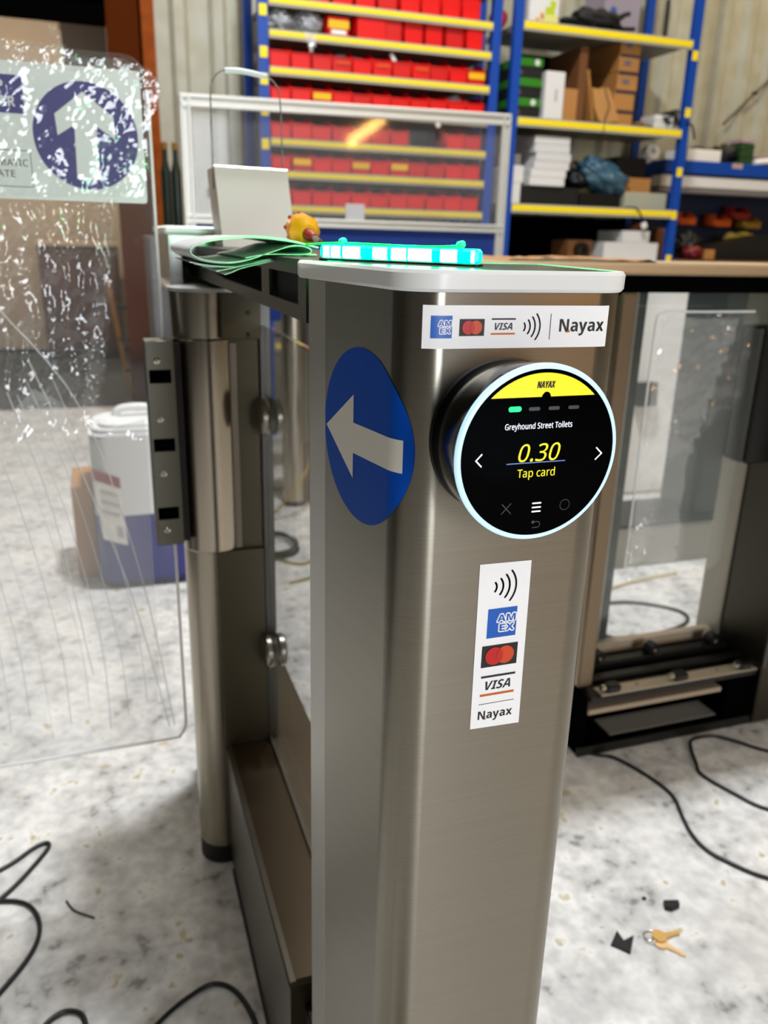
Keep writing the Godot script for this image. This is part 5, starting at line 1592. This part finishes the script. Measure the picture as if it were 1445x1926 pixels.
func ribbon(pts: Array, z1: float, z0: float, th: float) -> ArrayMesh:
	var p := smooth_path(pts, 5)
	var st := begin()
	var up := PackedVector2Array()
	var dn := PackedVector2Array()
	for i in p.size():
		var d := (p[mini(i + 1, p.size() - 1)] - p[maxi(i - 1, 0)])
		var n := Vector2(-d.y, d.x).normalized() * th / 2
		up.append(Vector2(p[i].x, p[i].y) + n)
		dn.append(Vector2(p[i].x, p[i].y) - n)
	for i in p.size() - 1:
		var a := up[i]
		var b := up[i + 1]
		var c := dn[i]
		var e := dn[i + 1]
		quad(st, Vector3(b.x, b.y, z1), Vector3(a.x, a.y, z1), Vector3(a.x, a.y, z0), Vector3(b.x, b.y, z0), 1)
		quad(st, Vector3(c.x, c.y, z1), Vector3(e.x, e.y, z1), Vector3(e.x, e.y, z0), Vector3(c.x, c.y, z0), 2)
		quad(st, Vector3(a.x, a.y, z1), Vector3(b.x, b.y, z1), Vector3(e.x, e.y, z1), Vector3(c.x, c.y, z1))
	return done(st)

func floor_things() -> void:
	var rub := mat("rubber_black", Color(0.02, 0.02, 0.02), 0.45)
	var R := 0.0036
	var fl := func(pts: Array) -> Array:
		var o := []
		for p in pts:
			o.append(Vector3(p[0], R + (p[2] if p.size() > 2 else 0.0), p[1]))
		return o
	single("black_cable", "black cable running from the open base across the right floor", "cable", tube(fl.call([[0.895, -1.265], [0.93, -1.238], [0.961, -1.215], [0.99, -1.14], [0.997, -1.078], [0.975, -1.02], [0.961, -0.978], [0.958, -0.94], [0.971, -0.904], [1.015, -0.844], [1.1, -0.8], [1.3, -0.78]]), R, 8), rub)
	single("black_cable", "black cable looping back on the floor at the right edge", "cable", tube(fl.call([[1.5, -1.02], [1.38, -1.105], [1.295, -1.143], [1.25, -1.195], [1.216, -1.225], [1.165, -1.228], [1.139, -1.201], [1.115, -1.155], [1.099, -1.117], [1.12, -1.049], [1.151, -0.989], [1.25, -0.93], [1.4, -0.86]]), R, 8), rub)
	single("black_cable", "black cable with a tight bend on the left floor", "cable", tube(fl.call([[-0.5, -1.14], [-0.36, -1.2], [-0.233, -1.252], [-0.18, -1.293], [-0.158, -1.297], [-0.165, -1.27], [-0.22, -1.19], [-0.3, -1.13], [-0.45, -1.1]]), R, 8), rub)
	single("black_cable", "black cable arcing along the lower left edge of the floor", "cable", tube(fl.call([[-0.4, -1.16], [-0.3, -1.175], [-0.233, -1.18], [-0.185, -1.16], [-0.163, -1.112], [-0.17, -1.06], [-0.209, -0.998], [-0.27, -0.93], [-0.4, -0.84]]), R, 8), rub)
	single("black_cable", "black cable rising in a hump at the bottom edge near the base channel", "cable", tube(fl.call([[-0.06, -0.8], [-0.025, -0.855], [0.002, -0.883], [0.04, -0.908], [0.079, -0.921], [0.108, -0.9], [0.125, -0.85], [0.128, -0.79]]), R, 8), rub)
	single("black_cable", "short black loop of cable at the very bottom left", "cable", tube(fl.call([[-0.17, -0.87], [-0.15, -0.92], [-0.125, -0.938], [-0.102, -0.93], [-0.093, -0.905], [-0.09, -0.86]]), R, 8), rub)
	single("wire_offcut", "short dark offcut of wire on the left floor", "wire", tube([Vector3(-0.125, 0.0016, -1.15), Vector3(-0.112, 0.0016, -1.125), Vector3(-0.082, 0.0016, -1.1)], 0.0016, 6), rub)
	single("grey_cable", "grey cable looped on the floor behind the second turnstile's glass", "cable", tube(fl.call([[1.15, -1.85], [1.3, -1.89], [1.45, -1.886], [1.56, -1.8], [1.55, -1.73], [1.45, -1.69], [1.3, -1.69], [1.15, -1.71]]), 0.0055, 8), mat("cable_grey", Color(0.16, 0.17, 0.17), 0.5))
	single("grey_cable", "second grey cable crossing the floor behind the second turnstile's glass", "cable", tube(fl.call([[1.1, -1.82], [1.2, -1.78], [1.27, -1.7], [1.28, -1.6]]), 0.0055, 8), mat("cable_grey", Color.GRAY))
	single("floor_strip", "pale yellowish strip lying on the floor behind the second turnstile's glass", "strip", tube([Vector3(1.25, 0.004, -1.9), Vector3(1.5, 0.004, -2.0), Vector3(1.75, 0.004, -2.04)], 0.005, 6), mat("strip_cream", Color(0.75, 0.68, 0.52), 0.5))
	var coil := []
	for i in 40:
		var a := i * 0.42
		coil.append(Vector3(0.5 + cos(a) * (0.09 + 0.012 * sin(i)), 0.006 + i * 0.0006, -2.62 + sin(a) * 0.11))
	single("cable_coil", "coiled grey cable on the floor seen through the foreground glass", "cable", tube(coil, 0.006, 6, 3), mat("cable_grey", Color.GRAY))
	single("yellow_cable", "thin yellow cable curling on the floor seen through the foreground glass", "cable", tube([Vector3(0.8, 0.3, -3.05), Vector3(0.68, 0.12, -2.95), Vector3(0.55, 0.01, -2.9), Vector3(0.45, 0.005, -2.7), Vector3(0.55, 0.005, -2.45), Vector3(0.66, 0.005, -2.5), Vector3(0.6, 0.005, -2.35), Vector3(0.5, 0.005, -2.3)], 0.004, 6), mat("cable_yellow", Color(0.6, 0.5, 0.08), 0.5))
	# black scraps and keys
	var foam := mat("foam_black", Color(0.025, 0.025, 0.025), 0.7)
	var mk := begin()
	var mp := prism(PackedVector2Array([Vector2(0.6985, 0.827), Vector2(0.6975, 0.807), Vector2(0.7185, 0.811), Vector2(0.6935, 0.784), Vector2(0.674, 0.807)]), 0, 0.004)
	mk.append_from(mp, 0, Transform3D(Basis(Vector3(1, 0, 0), Vector3(0, 0, -1), Vector3(0, 1, 0)), Vector3.ZERO))
	single("black_offcut", "black notched foam offcut shaped like an M on the floor by the keys", "offcut", mk.commit(), foam)
	var bk := begin()
	var bp := prism(PackedVector2Array([Vector2(0.806, 0.854), Vector2(0.83, 0.847), Vector2(0.826, 0.838), Vector2(0.808, 0.836), Vector2(0.8, 0.842)]), 0, 0.008)
	bk.append_from(bp, 0, Transform3D(Basis(Vector3(1, 0, 0), Vector3(0, 0, -1), Vector3(0, 1, 0)), Vector3.ZERO))
	single("black_offcut", "small solid black block on the floor behind the keys", "offcut", bk.commit(), foam)
	single("black_crumb", "tiny black crumb on the floor left of the black block", "crumb", lump(0.004, 0.002, 0.003, 4, 0.2, 8), foam, Vector3(0.782, 0.0018, -0.872))
	var brass := mat("brass", Color(0.92, 0.74, 0.44), 0.35, 0.35)
	var kt := thing("key_bunch", "two brass keys on a split ring lying on the floor", "keys", Vector3(0.752, 0, -0.79))
	var ring := []
	for i in 25:
		var a := TAU * i / 24
		ring.append(Vector3(0.7435 + cos(a) * 0.0115, 0.0035 + 0.0022 * sin(a), -0.801 + sin(a) * 0.0115))
	part(kt, "split_ring", tube(ring, 0.0012, 6, 2), mat("chrome", Color.WHITE))
	var key_shape := PackedVector2Array()
	key_shape.append_array(circle2(Vector2.ZERO, 0.0115, 20, 0.32, TAU - 0.32))
	for p in [Vector2(0.013, -0.0042), Vector2(0.016, -0.0042), Vector2(0.016, -0.0032), Vector2(0.024, -0.0032), Vector2(0.0255, -0.0016), Vector2(0.028, -0.0032), Vector2(0.030, -0.0018), Vector2(0.033, -0.0034), Vector2(0.036, -0.0014), Vector2(0.039, 0.0), Vector2(0.0375, 0.0036), Vector2(0.016, 0.0036), Vector2(0.013, 0.0044)]:
		key_shape.append(p)
	var kb := begin()
	var kp := prism(key_shape, -0.001, 0.001)
	kb.append_from(kp, 0, Transform3D(Basis(Vector3(1, 0, 0), Vector3(0, 0, -1), Vector3(0, 1, 0)), Vector3.ZERO))
	var km := kb.commit()
	part(kt, "key", km, brass, Vector3(0.7545, 0.0062, -0.796), Vector3(0, -0.06, -0.08))
	part(kt, "key", km, mat("brass_pale", Color(0.93, 0.78, 0.56), 0.4, 0.3), Vector3(0.7515, 0.0028, -0.787), Vector3(0, -1.02, -0.02))
	# jerrycan
	var j := thing("jerrycan", "white plastic jerrycan half full of blue liquid behind the acrylic wing", "jerrycan", Vector3(0.09, 0, -2.5))
	var body := func(inset: float, y0: float, y1: float) -> ArrayMesh:
		var pl := rounded_rect(-0.055 + inset, 2.4 + inset, 0.235 - inset, 2.66 - inset, 0.05, 6)
		var m := prism(pl, y0, y1, true)
		var o := begin()
		o.append_from(m, 0, Transform3D(Basis(Vector3(1, 0, 0), Vector3(0, 0, -1), Vector3(0, 1, 0)), Vector3.ZERO))
		return o.commit()
	var hd := mat("can_white", Color(0.86, 0.87, 0.87), 0.4)
	hd.subsurf_scatter_enabled = false
	part(j, "liquid", body.call(0.0, 0.03, 0.235), mat("can_blue", Color(0.16, 0.17, 0.48), 0.35))
	part(j, "foot", body.call(0.014, 0.002, 0.03), mat("can_blue_dark", Color(0.10, 0.11, 0.36), 0.35))
	part(j, "body", body.call(0.0, 0.235, 0.478), hd)
	part(j, "shoulder", body.call(0.012, 0.478, 0.492), hd)
	part(j, "shoulder", body.call(0.03, 0.492, 0.502), hd)
	part(j, "handle", tube([Vector3(0.02, 0.49, -2.57), Vector3(0.04, 0.522, -2.57), Vector3(0.12, 0.524, -2.57), Vector3(0.15, 0.49, -2.57)], 0.012, 8), hd)
	part(j, "cap", cyl(0.032, 0.04, 20), mat("cap_red", Color(0.45, 0.05, 0.05), 0.4), Vector3(0.19, 0.5, -2.47))
	var lb := flat_z(-2.3985)
	var lb2 := flat_z(-2.3975)
	part(j, "label", printed(PackedVector2Array([Vector2(-0.038, 0.168), Vector2(0.03, 0.142), Vector2(0.021, 0.353), Vector2(-0.053, 0.385)]), lb), mat("label_white", Color.WHITE))
	part(j, "label_header", printed(PackedVector2Array([Vector2(-0.051, 0.352), Vector2(0.0225, 0.32), Vector2(0.021, 0.353), Vector2(-0.053, 0.385)]), lb2), mat("label_red", Color(0.5, 0.04, 0.05), 0.5))
	for k in 3:
		part(j, "label_print", printed(PackedVector2Array([Vector2(-0.036, 0.312 - k * 0.03), Vector2(0.014, 0.292 - k * 0.03), Vector2(0.014, 0.304 - k * 0.03), Vector2(-0.036, 0.324 - k * 0.03)]), lb2), mat("print_pale_grey", Color.GRAY))
	part(j, "label_print", printed(PackedVector2Array([Vector2(0.004, 0.172), Vector2(0.022, 0.165), Vector2(0.02, 0.2), Vector2(0.002, 0.207)]), lb2), mat("print_pale_grey", Color.GRAY))
	carton("brown_box", "small brown box on the floor left of the white jerrycan", Vector3(-0.12, 0.0, -2.75), Vector3(-0.06, 0.3, -2.52), mat("cardboard", Color.BROWN))

func film_wraps() -> void:
	var clean := clear("film_clear", Color(0.96, 0.97, 0.97), 0.035, 0.1)
	clean.metallic_specular = 0.8
	var veil := mat("film_veil", Color(0.9, 0.91, 0.9, 0.24), 0.35)
	veil.transparency = BaseMaterial3D.TRANSPARENCY_ALPHA
	var t := thing("stretch_film", "crumpled clear plastic film wrapped over the white sign and hanging down the acrylic wing", "film", Vector3(-0.1, 0.6, -1.155))
	part(t, "sign_wrap", film(PackedVector2Array([Vector2(-0.28, 1.062), Vector2(0.074, 1.075), Vector2(0.077, 1.15), Vector2(0.094, 1.19), Vector2(0.092, 1.212), Vector2(0.07, 1.228), Vector2(0.0, 1.228), Vector2(-0.02, 1.236), Vector2(-0.28, 1.236)]), -1.1555, 0.0027, 0.0027, 2), clean)
	part(t, "top_ruffle", film(PackedVector2Array([Vector2(-0.28, 1.212), Vector2(0.06, 1.212), Vector2(0.078, 1.2), Vector2(0.095, 1.185), Vector2(0.099, 1.2), Vector2(0.085, 1.221), Vector2(0.05, 1.229), Vector2(0.0, 1.227), Vector2(-0.018, 1.24), Vector2(-0.28, 1.24)]), -1.152, 0.0026, 0.006, 5), clean)
	part(t, "twisted_end", film(PackedVector2Array([Vector2(-0.03, 1.258), Vector2(-0.019, 1.256), Vector2(-0.014, 1.24), Vector2(0.012, 1.222), Vector2(0.004, 1.218), Vector2(-0.03, 1.238), Vector2(-0.026, 1.248)]), -1.149, 0.003, 0.006, 7), clean)
	part(t, "hanging_bag", film(PackedVector2Array([Vector2(-0.28, 0.8), Vector2(-0.02, 0.78), Vector2(-0.005, 0.853), Vector2(0.018, 0.976), Vector2(0.03, 1.064), Vector2(-0.28, 1.062)]), -1.150, 0.0028, 0.0036, 3, 0.0016), clean)
	part(t, "hanging_bag_fold", film(PackedVector2Array([Vector2(-0.02, 0.78), Vector2(0.003, 0.853), Vector2(0.024, 0.976), Vector2(0.036, 1.07), Vector2(0.014, 1.07), Vector2(0.0, 0.976), Vector2(-0.02, 0.853), Vector2(-0.036, 0.785)]), -1.145, 0.0034, 0.0045, 13, 0.0025), clean)
	# sheet drawn tight towards the lower corner
	var st := begin()
	var c := Vector3(0.064, 0.285, -1.160)
	var n := 16
	for i in n:
		var a0 := Vector3(-0.5 + 0.55 * i / n, 0.97 - 0.21 * i / n - 0.03 * sin(i * 1.9), -1.152 + 0.006 * sin(i * 2.3))
		var a1 := Vector3(-0.5 + 0.55 * (i + 1) / n, 0.97 - 0.21 * (i + 1) / n - 0.03 * sin((i + 1) * 1.9), -1.152 + 0.006 * sin((i + 1) * 2.3))
		var b0 := Vector3(-0.5 + 0.53 * i / n, 0.262, -1.16)
		var b1 := Vector3(-0.5 + 0.53 * (i + 1) / n, 0.262, -1.16)
		var m0 := a0.lerp(c.lerp(b0, 0.55), 0.75)
		var m1 := a1.lerp(c.lerp(b1, 0.55), 0.75)
		quad(st, m0, m1, a1, a0, 1)
		quad(st, b0, b1, m1, m0, 1)
	part(t, "diagonal_sheet", done(st), veil)
	var fd := mat("film_fold", Color(0.93, 0.94, 0.93, 0.3), 0.25)
	fd.transparency = BaseMaterial3D.TRANSPARENCY_ALPHA
	for q in [[Vector3(-0.116, 0.933, -1.15), Vector3(-0.03, 0.80, -1.151), Vector3(0.03, 0.55, -1.156), Vector3(0.063, 0.29, -1.16)], [Vector3(-0.09, 0.87, -1.15), Vector3(-0.04, 0.72, -1.151), Vector3(0.015, 0.52, -1.156), Vector3(0.055, 0.29, -1.16)], [Vector3(-0.12, 0.83, -1.15), Vector3(-0.08, 0.66, -1.152), Vector3(-0.05, 0.4, -1.158)]]:
		part(t, "tight_fold", tube(q, 0.0011, 5, 5), fd)
	var fr := RandomNumberGenerator.new()
	fr.seed = 15
	for k in 9:
		var x0 := -0.27 + 0.025 * k + fr.randf_range(-0.012, 0.012)
		var y0 := 0.93 - 0.012 * k + fr.randf_range(-0.06, 0.02)
		var x1 := -0.2 + 0.028 * k
		part(t, "tight_fold", tube([Vector3(x0, y0, -1.151), Vector3(lerpf(x0, x1, 0.3) + 0.02, lerpf(y0, 0.3, 0.3), -1.153), Vector3(lerpf(x0, x1, 0.7) + 0.02, lerpf(y0, 0.3, 0.7), -1.156), Vector3(x1, 0.3 + 0.02 * (k % 3), -1.16)], fr.randf_range(0.0004, 0.0009), 5, 5), fd)
	part(t, "lower_ruffle", film(PackedVector2Array([Vector2(-0.28, 0.245), Vector2(-0.07, 0.25), Vector2(-0.06, 0.262), Vector2(-0.28, 0.272)]), -1.154, 0.004, 0.006, 17), clean)
	part(t, "lower_ruffle", film(PackedVector2Array([Vector2(-0.13, 0.765), Vector2(-0.01, 0.775), Vector2(0.045, 0.755), Vector2(0.05, 0.767), Vector2(-0.01, 0.79), Vector2(-0.13, 0.80)]), -1.146, 0.005, 0.008, 18), clean)
	var u := thing("stretch_film", "torn clear film crumpled on the acrylic wing inside the second turnstile", "film", Vector3(1.05, 0.6, -1.32))
	part(u, "sheet", film(PackedVector2Array([Vector2(1.004, 0.375), Vector2(1.03, 0.37), Vector2(1.06, 0.6), Vector2(1.235, 0.75), Vector2(1.235, 0.905), Vector2(1.012, 0.905)]), -1.322, 0.007, 0.007, 21), clean)
	part(u, "loose_lump", film(PackedVector2Array([Vector2(0.985, 0.37), Vector2(1.02, 0.36), Vector2(1.04, 0.42), Vector2(1.06, 0.5), Vector2(1.03, 0.52), Vector2(1.0, 0.47)]), -1.314, 0.004, 0.012, 22), clean)
	part(u, "cloudy_sheet", film(PackedVector2Array([Vector2(1.012, 0.40), Vector2(1.13, 0.39), Vector2(1.12, 0.6), Vector2(1.16, 0.75), Vector2(1.2, 0.9), Vector2(1.014, 0.905)]), -1.3255, 0.01, 0.004, 31), mat("film_cloudy", Color(0.9, 0.91, 0.9), 0.35))
	mats["film_cloudy"].albedo_color.a = 0.16
	mats["film_cloudy"].transparency = BaseMaterial3D.TRANSPARENCY_ALPHA
